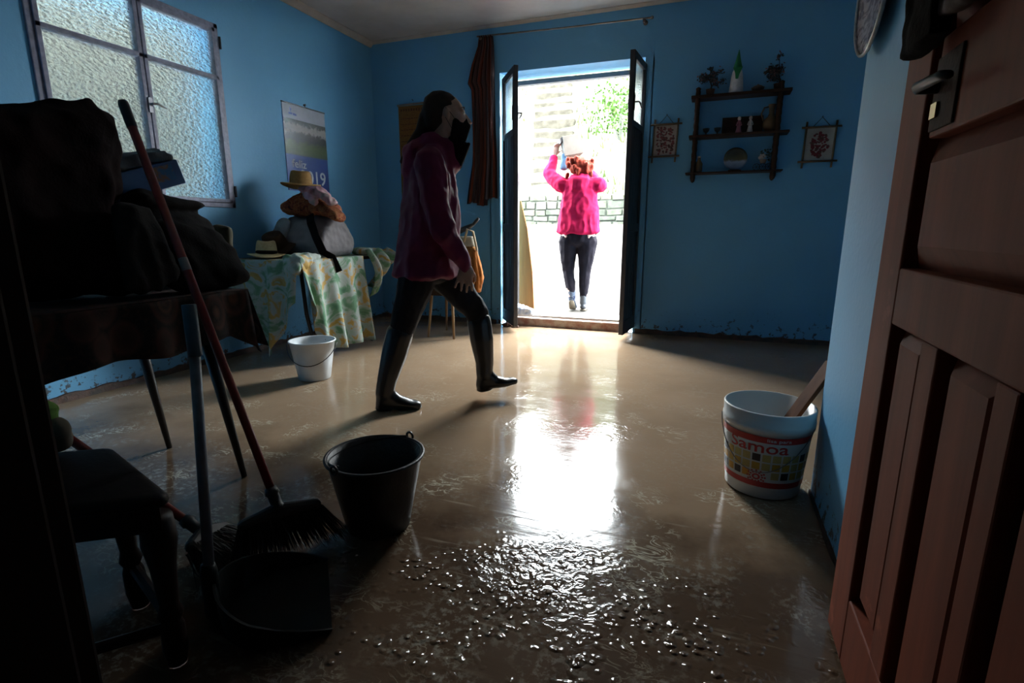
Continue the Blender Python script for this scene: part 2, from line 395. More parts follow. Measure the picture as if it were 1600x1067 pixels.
# ------------------------------------------------------------------ double glazed door in the back wall
DOORM = pm('dark_brown_metal_door', (.030, .030, .034), .45, .3, 10, .1, 50)
GLASS = None
def m_glass():
    m, t, b = nt('door_glass'); b.inputs['Base Color'].default_value = (.80, .88, .92, 1)
    b.inputs['Transmission Weight'].default_value = 1; b.inputs['Roughness'].default_value = .25; b.inputs['IOR'].default_value = 1.3
    vec = coords(t); bump(t, b, tvor(t, vec, 40), .4, .004); return m
GLASS = m_glass()
d1 = empty('door_1', (-1.35, YB + .2, .06), 'open double door with dark frames and glazed tops', 'door', kind='structure')
b = B(); yo = YB + .20
box(b, (-1.95, yo, .10), (-1.89, yo + .06, 2.38)); box(b, (-.74, yo, .10), (-.68, yo + .06, 2.38))
obj('door_frame', b, DOORM, d1)
b = B(); box(b, (-1.95, yo, 2.345), (-.68, yo + .06, 2.385)); obj('header_bar', b, pm('grey_header_paint', (.20, .21, .23), .5), d1)
b = B(); box(b, (-.80, yo - .03, 2.22), (-.755, yo + .01, 2.345)); obj('bolt_keeper', b, DOORM, d1)
def leaf(hinge, free, side):
    h, f = V((*hinge, 0)), V((*free, 0)); w = (f - h).length; ax = (f - h) / w; ay = V((-ax.y, ax.x, 0)); th = .040
    M = Matrix(((ax.x, ay.x, 0, h.x), (ax.y, ay.y, 0, h.y), (0, 0, 1, 0), (0, 0, 0, 1)))
    z0, z1, s, zg = .055, 2.365, .055, 1.80
    b = B()
    for a, c in (((0, 0, z0), (s, th, z1)), ((w - s, 0, z0), (w, th, z1)), ((s, 0, z0), (w - s, th, z0 + .12)), ((s, 0, z1 - s), (w - s, th, z1)), ((s, 0, zg), (w - s, th, zg + .05)), ((s, 0, .95), (w - s, th, 1.02))):
        box(b, a, c, M)
    lf = obj('door_leaf', b, DOORM, d1, bevel=.003)
    for zz0, zz1 in ((z0 + .12, .95), (1.02, zg)):
        n = 4
        for k in range(n):
            x0 = s + (w - 2 * s) * k / n; x1 = s + (w - 2 * s) * (k + 1) / n - .006
            b = B(); box(b, (x0, .012, zz0 - .003), (x1, th - .012, zz1 + .003), M); obj('panel', b, DOORM, lf, bevel=.003)
    b = B(); box(b, (s - .004, .016, zg + .046), (w - s + .004, .024, z1 - s + .004), M); obj('pane', b, GLASS, lf)
    b = B(); hz = 1.98
    pts = [M @ V(p) for p in ((w - .03, th * (side > 0), hz), (w - .03, th * (side > 0) + side * .04, hz), (w - .06, th * (side > 0) + side * .045, hz - .01), (w - .12, th * (side > 0) + side * .04, hz - .03))]
    tube(b, pts, [.007, .007, .007, .005], 8); box(b, (w - .045, th / 2 - .026, hz - .06), (w - .015, th / 2 + .026, hz + .06), M)
    obj('handle', b, BLACKM, lf)
    for hz in (.35, 1.0, 2.0):
        b = B(); p = M @ V((-.004, th / 2, hz)); tube(b, [p - V((0, 0, .05)), p + V((0, 0, .05))], .012, 8); obj('hinge', b, BLACKM, lf)
leaf((-1.985, YB + .01), (-1.715, YB - .385), 1)
leaf((-.668, YB + .02), (-.712, YB - .43), 1)

# ------------------------------------------------------------------ outside: lane, bank, stone wall, stairs
GROUND = pm('pale_concrete', (.055, .05, .044), .85, .15, 3, .2, 20)
BANK = pm('dry_bank_soil', (.050, .046, .036), .95, .4, 2.5, .5, 14, col2=(.028, .032, .019))
def lane(u, v):
    x = -9 + 16 * u; y = YB + .30 + v * 5.6
    z = .095 + max(0, y - 6.3) * .255
    return V((x, y, z + .01 * noise.noise(V((x * 2, y * 2, 0)))))
struct('lane_ground', sheet(B(), lane, 24, 24), GROUND, 'bright concrete lane rising outside the doorway', 'lane')
def bank(u, v):
    x = -14 + 20 * u; y = 10.2 + 9 * v
    side = max(0, min(1, (x + 12) / 3)) * max(0, min(1, (3.0 - x) / 3.0)); side = side * side * (3 - 2 * side)
    z = 1.45 + v * (1.2 + 4.6 * side) + .22 * noise.noise(V((x * .8, y * .8, 3))) + .08 * noise.noise(V((x * 3, y * 3, 7)))
    return V((x, y, z))
struct('bank_slope', sheet(B(), bank, 70, 40), BANK, 'rough grassy bank rising above the lane', 'slope', smooth=True)
wr = empty('retaining_wall', (-2.5, 10.15, .9), 'low dry stone retaining wall at the foot of the bank', 'stone wall')
STN = [pm('wall_stone_' + str(i), c, .9, .3, 9, .4, 30) for i, c in enumerate(((.050, .050, .041), (.036, .039, .031), (.056, .052, .042), (.041, .046, .033)))]
b = B(); box(b, (-9, 10.075, .6), (5, 10.3, 1.50)); obj('wall_core', b, STN[1], wr)
rs = random.Random(5)
z = .85
while z < 1.55:
    hh = rs.uniform(.10, .17); x = -4.6
    while x < -.9:
        w = rs.uniform(.18, .42); b = B(); box(b, (x, 10.02 + rs.uniform(0, .05), z), (x + w - .025, 10.14, z + hh - .02))
        for v_ in b.verts: v_.co += V((rs.uniform(-.012, .012), 0, rs.uniform(-.012, .012)))
        obj('stone', b, rs.choice(STN), wr, bevel=.012); x += w
    z += hh
st = empty('stone_stairs', (-2.9, 10.4, 1.55), 'flight of rough stone steps climbing the bank outside', 'stairs')
STEPS = pm('step_stone', (.025, .023, .018), .9, .35, 6, .4, 30)
def bz(x, y): return bank((x + 14) / 20, (y - 10.2) / 9).z
for k in range(12):
    y = 10.7 + k * .52; x = -3.05 - k * .16; zt = 1.90 + k * .335
    b = B(); box(b, (x - .50, y, zt - .42), (x + .50, y + .60, zt))
    for v_ in b.verts: v_.co += V((rs.uniform(-.05, .05), rs.uniform(-.03, .03), rs.uniform(-.025, .025)))
    obj('step', b, STEPS, st, bevel=.02)
# grass on the bank: nobody could count it
GRASS = pm('bank_grass', (.014, .025, .006), .8, .4, 3, col2=(.028, .028, .013))
b = B()
for k in range(2600):
    x = rs.uniform(-6, .2); y = 10.35 + 7 * rs.random() ** 1.3
    if abs(x - (-3.05 - (y - 10.7) * .31)) < .6: continue
    if noise.noise(V((x * .9, y * .9, 0))) < (-.05 if x > -2.6 else .12): continue
    p = V((x, y, bz(x, y) - .02)); a = rs.uniform(0, PI); h = rs.uniform(.08, .26); w = V((math.cos(a), math.sin(a), 0)) * .02; ln = V((rs.uniform(-.08, .08), rs.uniform(-.08, .08), h))
    b.faces.new([b.verts.new(q) for q in (p - w, p + w, p + ln)])
obj('grass', b, GRASS, label='tufts of grass growing on the bank outside', cat='grass', kind='stuff')
LEAF = pm('shrub_leaf', (.016, .036, .007), .6, .4, 4)
sh = empty('shrub', (-2.15, 12.6, bz(-2.15, 12.6)), 'green shrub on the bank right of the stone steps', 'shrub')
b = B()
for k in range(520):
    d = V((rs.gauss(0, .35), rs.gauss(0, .3), rs.uniform(.1, 1.1))); p = V((-2.1, 12.6, bz(-2.1, 12.6))) + d; a = V((rs.uniform(-1, 1), rs.uniform(-1, 1), rs.uniform(-.5, 1))).normalized() * .07; c = a.cross(V((rs.uniform(-1, 1), 1, .3))).normalized() * .03
    b.faces.new([b.verts.new(q) for q in (p, p + a * .5 + c, p + a, p + a * .5 - c)])
f_ = obj('foliage', b, LEAF, sh); f_['kind'] = 'stuff'
b = B()
for k in range(6):
    tube(b, [(-2.1, 12.6, bz(-2.1, 12.6) - .1), (-2.1 + rs.uniform(-.4, .4), 12.6 + rs.uniform(-.3, .3), bz(-2.1, 12.6) + .8)], [.02, .006], 6)
obj('stem', b, STN[1], sh)

# ------------------------------------------------------------------ brown panelled door folded back on the right
LX = .345; LT = .045; LY0, LY1 = .44, 1.355; LZ0, LZ1 = .012, 2.05
d2 = empty('door_2', (LX + LT / 2, LY0, 0), 'scuffed red-brown panelled wooden door folded back on the right', 'door', kind='structure')
def lbox(name, y0, y1, z0, z1, x0=LX, x1=LX + LT, bev=.004, root=d2):
    b = B(); box(b, (x0, y0, z0), (x1, y1, z1)); return obj(name, b, DOORW, root, bevel=bev)
S = .135
lbox('stile', LY1 - S, LY1, LZ0, LZ1); lbox('stile', LY0, LY0 + S, LZ0, LZ1)
RA, RB = .795, .905            # middle rail
lbox('rail', LY0 + S, LY1 - S, RA, RB); lbox('rail', LY0 + S, LY1 - S, LZ0, LZ0 + .16); lbox('rail', LY0 + S, LY1 - S, LZ1 - .13, LZ1)
lbox('rail', LY0 + S, 1.19, 1.135, 1.30, LX + .004)
lbox('mullion', .985, 1.055, LZ0 + .16, RA); lbox('mullion', .745, .80, LZ0 + .16, RA)
def raised(y0, y1, z0, z1, m=.045):
    b = B(); x0 = LX + .032; x1 = LX + .010; xb = LX + LT - .006
    o_ = [(y0, z0), (y1, z0), (y1, z1), (y0, z1)]; i_ = [(y0 + m, z0 + m), (y1 - m, z0 + m), (y1 - m, z1 - m), (y0 + m, z1 - m)]
    bb = [b.verts.new((xb, y, z)) for y, z in o_]; oo = [b.verts.new((x0, y, z)) for y, z in o_]; ii = [b.verts.new((x1, y, z)) for y, z in i_]
    b.faces.new(ii); b.faces.new(bb)
    for k in range(4):
        b.faces.new((oo[k], oo[(k + 1) % 4], ii[(k + 1) % 4], ii[k])); b.faces.new((bb[k], bb[(k + 1) % 4], oo[(k + 1) % 4], oo[k]))
    obj('panel', b, DOORW, d2)
E1 = .002
raised(1.055 - E1, LY1 - S + E1, LZ0 + .16 - E1, RA + E1, .035); raised(.80 - E1, .985 + E1, LZ0 + .16 - E1, RA + E1, .035); raised(LY0 + S - E1, .745 + E1, LZ0 + .16 - E1, RA + E1, .035)
raised(LY0 + S - E1, LY1 - S + E1, RB - E1, 1.137, .045); raised(LY0 + S - E1, LY1 - S + E1, 1.298, LZ1 - .13 + E1, .05)
# rim lock
LOCKM = pm('aged_lock_iron', (.035, .018, .013), .7, .3, 40, .2, 90, spec=.15)
BRASS = pm('worn_brass', (.45, .36, .22), .35, .3, metal=.9)
b = B(); box(b, (LX, 1.085, 1.145), (LX + .006, 1.185, 1.265)); lk = obj('lock_plate', b, LOCKM, d2, bevel=.002)
b = B(); tube(b, [(LX + .002, 1.165, 1.215), (LX - .030, 1.165, 1.215), (LX - .034, 1.15, 1.215), (LX - .034, 1.045, 1.208), (LX - .028, 1.03, 1.205)], [.010, .009, .009, .008, .006], 10); obj('lever_handle', b, BLACKM, lk, smooth=True)
b = B(); box(b, (LX - .004, 1.150, 1.165), (LX + .001, 1.176, 1.190)); obj('keyhole_plate', b, BRASS, lk)
b = B(); box(b, (LX + .014, LY1, 1.20), (LX + .030, LY1 + .016, 1.225)); obj('latch_bolt', b, BRASS, lk); 
b = B(); box(b, (LX + .012, LY1, 1.12), (LX + .034, LY1 + .003, 1.28)); obj('face_plate', b, BRASS, lk)
# dark garment over the top of the door
BLKCLOTH = pm('black_cloth', (.006, .0055, .006), .95, .3, 8, .3, 120, spec=.1)
jr = empty('hanging_jacket', (LX - .03, 1.2, 1.27), 'black jacket hanging over the brown door above its handle', 'jacket')
b = B(); box(b, (LX - .050, 1.085, 1.275), (LX - .012, 1.225, 2.06)); box(b, (LX - .045, 1.09, 2.03), (LX + LT + .02, 1.22, 2.075))
obj('body', fuse(b, .008, 2, folds(.008, (6, 26, 2))), BLKCLOTH, jr)
b = B(); box(b, (LX - .046, .93, 1.315), (LX - .016, 1.02, 2.06)); box(b, (LX - .045, .94, 2.03), (LX + LT + .02, 1.09, 2.07))
obj('sleeve', fuse(b, .008, 2, folds(.008, (6, 26, 2))), BLKCLOTH, jr)
b = B(); box(b, (LX - .040, 1.01, 1.30), (LX - .012, 1.10, 2.05))
obj('lining', fuse(b, .008, 2, folds(.008, (6, 26, 4))), pm('brown_lining', (.05, .03, .028), .7, .3, 20, .3, 60), jr)

# decorative plate on the projecting wall
pr_ = V((SX - .012, 1.975, 1.665)); MX = Matrix.Rotation(-PI / 2, 4, 'Y')
pt = empty('wall_plate', (SX, 1.975, 1.46), 'scalloped painted plate hanging on the pale projecting wall', 'plate')
PORC = m_pattern('painted_porcelain', [(.0, (.10, .10, .14)), (.45, (.20, .18, .22)), (.55, (.45, .42, .46)), (1., (.30, .27, .32))], 22, 'noise', rough=.18, dist=2)
b = B(); n = 64; rows = []
for r, z in ((.0, .002), (.10, .002), (.125, .010), (.175, .022), (.175, .016), (.12, .004), (.0, -.006)):
    rows.append([b.verts.new(pr_ + MX @ V(((r + (.005 * abs(math.sin(k * PI / 4)) if r > .15 else 0)) * math.cos(2 * PI * k / n), (r + (.005 * abs(math.sin(k * PI / 4)) if r > .15 else 0)) * math.sin(2 * PI * k / n), z))) for k in range(n)])
for a, c in zip(rows, rows[1:]):
    for k in range(n): b.faces.new((a[k], a[(k + 1) % n], c[(k + 1) % n], c[k]))
bmesh.ops.remove_doubles(b, verts=b.verts, dist=1e-5); obj('dish', b, PORC, pt, smooth=True)
b = B(); tube(b, [pr_ + MX @ V((.176 * math.cos(2 * PI * k / 48), .176 * math.sin(2 * PI * k / 48), .021)) for k in range(48)], .0055, 6, True); obj('rim', b, pm('pale_porcelain', (.55, .55, .52), .2, .2, 60), pt, smooth=True)

# ------------------------------------------------------------------ buckets
def bucket_profile(h, r0, r1, t=.004, lip=.006):
    return [(0, .003), (r0 - .004, .003), (r0, .006), (r0 + (r1 - r0) * .5, h * .5), (r1, h - .008), (r1 + lip, h - .008), (r1 + lip, h), (r1 - t, h), (r0 + (r1 - r0) * .5 - t, h * .5), (r0 - t, .012), (0, .012)]
def bail(c, h, r, mat, root, ang, drop, out=.012, rad=.0028, name='bail_handle', lift=0):
    """wire handle hanging down against the bucket"""
    b = B(); pts = []
    for k in range(25):
        a = ang + PI * k / 24; s = math.sin(PI * k / 24)
        pts.append(V((c[0] + (r + out - drop * .12 * s) * math.cos(a), c[1] + (r + out - drop * .12 * s) * math.sin(a), c[2] + h - drop * s)))
    tube(b, pts, rad, 8); return obj(name, b, mat, root, smooth=True)
# black builder's bucket
BKP = pm('black_rubber', (.010, .011, .013), .45, .35, 14, .25, 50, col2=(.02, .02, .022))
c = V((-.985, 1.355, 0)); h = .255
bk = empty('black_bucket', c, 'black rubber bucket standing on the wet floor beside the broom head', 'bucket')
b = B(); lathe(b, bucket_profile(h, .104, .152, .005, .006), c, 48); obj('bucket_body', b, BKP, bk, smooth=True, bevel=0)
b = B(); tube(b, [c + V((.157 * math.cos(2 * PI * k / 48), .157 * math.sin(2 * PI * k / 48), h - .002)) for k in range(48)], .0055, 8, True); obj('rim', b, BKP, bk, smooth=True)
ha = 1.35
for s in (0, 1):
    a = ha + PI * s; p = c + V((.163 * math.cos(a), .163 * math.sin(a), h + .006)); tx = V((-math.sin(a), math.cos(a), 0))
    b = B(); tube(b, [p + tx * .014 * math.cos(t_ * PI / 6) + V((0, 0, .014 * math.sin(t_ * PI / 6))) for t_ in range(12)], .0045, 6, True); obj('handle_ring', b, BLACKM, bk, smooth=True)
b = B(); pts = []
for k in range(25):
    q = k / 24; s = math.sin(PI * q); a = ha + PI * q
    pts.append(c + V((.146 * math.cos(a), .146 * math.sin(a), h + .012 - .030 * s)))
tube(b, pts, .0035, 8); obj('bail_handle', b, BLACKM, bk, smooth=True)
# white enamel bucket
WHT = m_pattern('chipped_white_enamel', [(.0, (.03, .02, .015)), (.27, (.05, .035, .025)), (.30, (.62, .66, .68)), (1., (.70, .74, .76))], 16, 'noise', rough=.25, dist=.2)
c = V((-2.415, 2.715, 0)); h = .262
wb = empty('white_bucket', c, 'chipped white enamel bucket in front of the cloth covered side table', 'bucket')
b = B(); lathe(b, bucket_profile(h, .102, .142, .003, .008), c, 48); obj('bucket_body', b, WHT, wb, smooth=True)
bail(c, h - .02, .148, BLACKM, wb, PI + .45, .125)
# paint pail
def pailmat():
    m, t, b = nt('white_pail_plastic'); b.inputs['Base Color'].default_value = (.70, .71, .69, 1); b.inputs['Roughness'].default_value = .35
    vec = coords(t); t.links.new(mixc(t, ramp(t, tnoise(t, vec, 20, 6, .7), [(.62, 0.), (.72, .5)]), (.70, .71, .69), (.45, .42, .36)), b.inputs['Base Color'])
    b.inputs['Subsurface Weight'].default_value = 0; return m
PAIL = pailmat(); c = V((.252, 2.115, 0)); h = .335; R0, R1 = .132, .158
pp = empty('paint_pail', c, 'white plastic paint pail with red bands and yellow squares by the projecting wall', 'pail')
b = B(); lathe(b, [(0, .004), (R0 - .004, .004), (R0, .008), (R0 + (R1 - R0) * .78, h * .78), (R1 + .002, h * .785), (R1 + .003, h * .86), (R1, h * .865), (R1 + .002, h - .004), (R1, h), (R1 - .006, h), (R0 - .005, .014), (0, .014)], c, 64); obj('pail_body', b, PAIL, pp, smooth=True, bevel=0)
def pail_pt(a, z, off=.0012):
    r = R0 + (R1 - R0) * z / h + off; return c + V((r * math.cos(a), r * math.sin(a), z))
A0 = math.atan2(-c.y, -c.x) - .02          # label faces the doorway where the viewer stands
def band(name, z0, z1, mat, a0=-2.0, a1=1.75, off=.0010):
    b = B(); sheet(b, lambda u, v: pail_pt(A0 + a0 + (a1 - a0) * u, z0 + (z1 - z0) * v, off), 48, 1); return obj(name, b, mat, pp, smooth=True)
RED = pm('label_red', (.55, .035, .03), .4, .1); LBW = pm('label_white', (.68, .68, .64), .4, .08)
lb = band('label', .045, .245, LBW)
band('label_band', .228, .252, RED, off=.0018); band('label_band', .052, .074, RED, off=.0018)
SQ = [pm('label_yellow', (.62, .36, .04), .4), pm('label_black', (.03, .025, .03), .4), pm('label_sand', (.55, .42, .14), .4), pm('label_orange', (.70, .32, .03), .4)]
pat = ['2102212222122', '0300202002012', '1131302210220', '0202 2  02012']
rq = random.Random(3)
for r_ in range(3):
    for k in range(12):
        ch = pat[r_][k % 13]
        if r_ == 2 and 5 <= k <= 6: continue
        a = A0 - 1.42 + k * .235; z = .155 - r_ * .034
        b = B(); sheet(b, lambda u, v: pail_pt(a + .19 * u, z + .028 * v, .0019), 3, 1); obj('label_square', b, SQ[int(ch)], pp)
text_on('lettering', 'Samoa', .060, lambda x, y: pail_pt(A0 - .86 + x / (R1 * .97), .190 + y, .0022), RED, pp, 1.38, label='red lettering on the pail')
text_on('lettering', 'lisa para', .017, lambda x, y: pail_pt(A0 + .05 + x / (R1 * .97), .235 + y, .0026), LBW, pp, 1.5)
b = B()
for k in range(12):
    a = k * PI / 6
    for rr in (.010, .020, .028):
        cx, cz = rr * math.cos(a), rr * math.sin(a) * .9
        sheet(b, lambda u, v: pail_pt(A0 - .12 + (cx + (u - .5) * .006) / R0, .092 + cz + (v - .5) * .006, .0024), 1, 1)
obj('emblem', b, RED, pp, label='red flower emblem on the label')
b = B(); pts = []
for k in range(25):
    q = k / 24; a = A0 - 1.5 + 2.75 * q; s = math.sin(PI * q)
    pts.append(pail_pt(a, h * .83 - .165 * s, .010))
tube(b, pts, .0018, 6); obj('bail_handle', b, pm('wire', (.25, .25, .25), .4, metal=.8), pp)
b = B(); Md = Matrix.Translation((.215, 2.15, .03)) @ Matrix.Rotation(.46, 4, 'Y') @ Matrix.Rotation(.35, 4, 'Z'); box(b, (-.008, -.03, 0), (.008, .03, .52), Md)
obj('board', b, m_wood('board_wood', (.17, .06, .022), (.10, .035, .014), .6), loc=(.215, 2.15, .03), label='short reddish wooden board leaning out of the paint pail', cat='board', bevel=.002)

# ------------------------------------------------------------------ back wall: curtain, rod, shelf, pictures, hanging
ROD = pm('tarnished_rod', (.16, .13, .11), .4, .3, metal=.7)
cr = empty('curtain_rod', (-1.35, YB, 2.70), 'thin tarnished curtain rod above the doorway', 'curtain rod')
b = B(); tube(b, [(-2.20, YB - .07, 2.735), (-1.4, YB - .07, 2.712), (-.60, YB - .07, 2.70)], .007, 10); obj('rod', b, ROD, cr)
for x, z in ((-2.16, 2.735), (-.66, 2.70)):
    b = B(); tube(b, [(x, YB + .002, z - .012), (x, YB - .07, z - .012)], .006, 8); ball(b, (x, YB - .075, z - .022), .016); lathe(b, [(.02, 0), (.02, .006)], (0, 0, 0), 16, Matrix.Translation((x, YB - .004, z - .012)) @ Matrix.Rotation(PI / 2, 4, 'X')); obj('bracket', b, ROD, cr, smooth=True)
b = B(); ball(b, (-.60, YB - .07, 2.70), (.014, .014, .014)); obj('finial', b, ROD, cr, smooth=True)
STRIPE = [(.0, (.012, .010, .016)), (.16, (.10, .09, .11)), (.22, (.010, .007, .010)), (.36, (.12, .022, .008)), (.42, (.012, .008, .010)), (.52, (.13, .11, .11)), (.58, (.010, .008, .012)), (.70, (.15, .028, .010)), (.76, (.012, .008, .010)), (.88, (.07, .03, .03)), (1., (.012, .010, .016))]
def m_curtain():
    m, t, b = nt('striped_curtain_cloth')
    at = t.nodes.new('ShaderNodeUVMap'); at.uv_map = 'cloth'
    sp = t.nodes.new('ShaderNodeSeparateXYZ'); t.links.new(at.outputs[0], sp.inputs[0])
    f = mth(t, 'FRACT', mth(t, 'MULTIPLY', sp.outputs[0], 3.0))
    c = ramp(t, f, STRIPE); t.links.new(c, b.inputs['Base Color']); b.inputs['Roughness'].default_value = .9
    return m
def curtain_pt(u, v):
    # v: 0 top .. 1 bottom
    key = [(0, -2.185, -2.045), (.06, -2.20, -2.035), (.16, -2.27, -2.03), (.26, -2.315, -2.03), (.30, -2.275, -2.03), (.5, -2.265, -2.03), (.75, -2.27, -2.015), (1, -2.325, -2.015)]
    for (a, l0, r0), (c_, l1, r1) in zip(key, key[1:]):
        if v <= c_: q = (v - a) / (c_ - a); l = l0 + (l1 - l0) * q; r = r0 + (r1 - r0) * q; break
    zb = 1.215 + (.04 if u > .62 else 0) + .02 * math.sin(u * 9)
    z = 2.735 - v * (2.735 - zb)
    ph = u * 2 * PI * 6.5 + .6 * math.sin(v * 5 + u * 4)
    amp = .016 + .016 * v
    return V((l + (r - l) * u + .012 * math.sin(ph * 2 + 1) * (.4 + v), YB - .065 + amp * math.sin(ph), z))
b = B(); sheet(b, curtain_pt, 110, 50); uv = b.loops.layers.uv.new('cloth'); b.verts.ensure_lookup_table()
for f in b.faces:
    for lp in f.loops: i = lp.vert.index if lp.vert.index >= 0 else 0
b.verts.index_update()
for f in b.faces:
    for lp in f.loops: lp[uv].uv = ((lp.vert.index // 51) / 110, (lp.vert.index % 51) / 50)
obj('curtain', b, m_curtain(), loc=(-2.17, YB - .06, 1.2), smooth=True, solid=.003, label='dark striped curtain bunched at the left of the doorway', cat='curtain')

# wall shelf: positions measured on the wall, pulled forward by its depth
def SH(x, z, y=4.95): k = y / YB; return V((x * k, y, .98 + (z - .98) * k))
sf = empty('wall_shelf', SH(.14, 1.39, YB), 'dark rustic three-tier wooden shelf on the back wall', 'shelf')
SZ = (2.065, 1.755, 1.452)
for i, (z, x0, x1) in enumerate(zip(SZ, (-.245, -.245, -.255), (.515, .525, .505))):
    b = B(); p0 = SH(x0, z); p1 = SH(x1, z); th = .020 if i < 2 else .012
    box(b, (p0.x, 4.88, p0.z - th), (p1.x, 5.035, p0.z + (.0 if i else .004)))
    for v_ in b.verts: v_.co.z += .004 * math.sin(v_.co.x * 7)
    obj('shelf_board', b, DKWOOD, sf, bevel=.004)
for x in (-.195, .44):
    b = B()
    for y in (4.90, 5.015):
        prof = []; n = 34
        for k in range(n + 1):
            z = 1.375 + (2.10 - 1.375) * k / n; r = .016 + .005 * abs(math.sin(k * 1.15)); prof.append((r, z))
        lathe(b, [(.004, 1.365)] + prof + [(.004, 2.11)], (SH(x, 2, y if y < 5 else 4.95).x, y, 0), 10)
    obj('upright', b, DKWOOD, sf, smooth=True)
ZT, ZM, ZBt = [SH(0, z).z for z in SZ]
ZT += .0045
def pot_tree(x, seed, hgt, label):
    r = random.Random(seed); p = SH(x, 0); p.z = ZT
    t = empty('potted_bonsai', p, label, 'bonsai', 'bonsai trees on the shelf top')
    b = B(); lathe(b, [(0, 0), (.024, 0), (.03, .006), (.034, .042), (.038, .045), (.032, .045), (.028, .036), (0, .036)], p, 20); obj('pot', b, pm('brown_pot', (.09, .04, .02), .6), t, smooth=True)
    b = B(); tr = [p + V((0, 0, .036)), p + V((.008, 0, .07)), p + V((-.006, -.005, .11)), p + V((-.004, 0, .15)), p + V((-.012, 0, hgt - .02))]
    tube(b, tr, [.007, .006, .005, .004, .002], 6); tips = [tr[-1], tr[3]]
    for q in range(7):
        s = tr[r.choice((1, 2, 2, 3))]; e = s + V((r.choice((-1, -1, 1)) * r.uniform(.02, .085), r.uniform(-.03, .03), r.uniform(.0, .05))); tube(b, [s, (s + e) / 2 + V((0, 0, .008)), e], [.003, .0025, .0015], 5); tips += [e, (s + e) / 2]
    obj('trunk', b, pm('bark', (.03, .02, .015), .9), t)
    b = B(); b2 = B()
    for k in range(420):
        c_ = r.choice(tips) + V((r.gauss(0, .013), r.gauss(0, .013), r.gauss(.004, .013))); a = V((r.uniform(-1, 1), r.uniform(-1, 1), r.uniform(-1, 1))).normalized(); w_ = a.cross(V((.3, .5, .8))).normalized()
        (b if k % 4 else b2).faces.new([(b if k % 4 else b2).verts.new(q) for q in (c_ - a * .011, c_ + w_ * .007, c_ + a * .011, c_ - w_ * .007)])
    f = obj('leaves', b, pm('dusky_leaf', (.035, .045, .04), .7, .3), t); f['kind'] = 'stuff'
    f = obj('blossom', b2, pm('dull_blossom', (.22, .10, .10), .8, .5, 60), t); f['kind'] = 'stuff'
pot_tree(-.10, 11, .215, 'small potted bonsai at the left end of the shelf top')
pot_tree(.415, 12, .265, 'larger potted bonsai at the right end of the shelf top')
# white figure with green pointed hat
p = SH(.10, 0); p.z = ZT; g = empty('hooded_figurine', p, 'white figurine with a tall pointed green hat on the shelf top', 'figurine')
WFIG = pm('white_ceramic', (.55, .52, .50), .5, .15, 30); GRN = pm('green_felt', (.015, .20, .075), .9, .2)
b = B(); lathe(b, [(0, 0), (.052, 0), (.055, .008), (.05, .06), (.045, .12), (.036, .165), (.02, .185), (0, .19)], p, 24); obj('robe', b, WFIG, g, smooth=True)
b = B(); ball(b, p + V((0, -.002, .195)), .022); obj('head', b, pm('figurine_skin', (.35, .22, .16), .6), g, smooth=True)
b = B(); lathe(b, [(.032, .185), (.034, .192), (.022, .235), (.012, .28), (.002, .325), (0, .326)], p, 20); obj('hat', b, GRN, g, smooth=True)
b = B(); prism(b, [(-.034, .185), (.036, .185), (.014, .13), (.008, .098), (-.012, .098), (-.018, .14)], lambda x, z: p + V((x, -.040 - .0 * z - (.185 - z) * .12, z)), lambda x, z: p + V((x, -.047 - (.185 - z) * .12, z))); obj('scarf', b, GRN, g)
p = SH(.265, 0); p.z = ZT; b = B(); lathe(b, [(0, 0), (.02, 0), (.045, .018), (.05, .03), (.047, .03), (.03, .01), (0, .008)], p, 28); o_ = empty('lidded_bowl', p, 'small flat lidded bowl beside the right bonsai', 'bowl'); obj('bowl', b, pm('brown_glaze', (.10, .07, .05), .4), o_, smooth=True)
b = B(); lathe(b, [(.045, .030), (.03, .042), (.008, .046), (.008, .054), (0, .055)], p, 28); obj('lid', b, pm('brown_glaze', (.10, .07, .05), .4), o_, smooth=True)
# middle shelf
for i, x in enumerate((-.11, -.02)):
    p = SH(x, 0); p.z = ZM; b = B(); lathe(b, [(0, 0), (.016, 0), (.016, .003), (.006, .008), (.006, .016), (.022, .030), (.028, .052), (.025, .052), (.018, .030), (0, .022)], p, 22)
    obj('goblet', b, pm('dark_green_cup', (.015, .022, .018), .4), loc=p, smooth=True, label=('small dark goblet nearest the left end of the middle shelf', 'small dark goblet next to the dark picture on the middle shelf')[i], cat='cup', group='goblets on the middle shelf')
p = SH(.17, 0, 5.0); p.z = ZM; fr = empty('leaning_picture', p, 'dark framed picture leaning at the back of the middle shelf', 'picture')
b = B(); Y0, Y1 = 4.995, 5.012
for a_, c_ in (((-.155, 0), (.155, .012)), ((-.155, .123), (.155, .135)), ((-.155, 0), (-.143, .135)), ((.143, 0), (.155, .135))): box(b, (p.x + a_[0], Y0 - .004, p.z + a_[1]), (p.x + c_[0], Y1, p.z + c_[1]))
obj('frame', b, DKWOOD, fr)
b = B(); box(b, (p.x - .145, Y0 + .004, p.z + .01), (p.x + .145, Y1 - .002, p.z + .125)); obj('canvas', b, m_pattern('dim_painting', [(.3, (.05, .015, .012)), (.5, (.02, .012, .01)), (.7, (.07, .03, .02))], 9), fr)
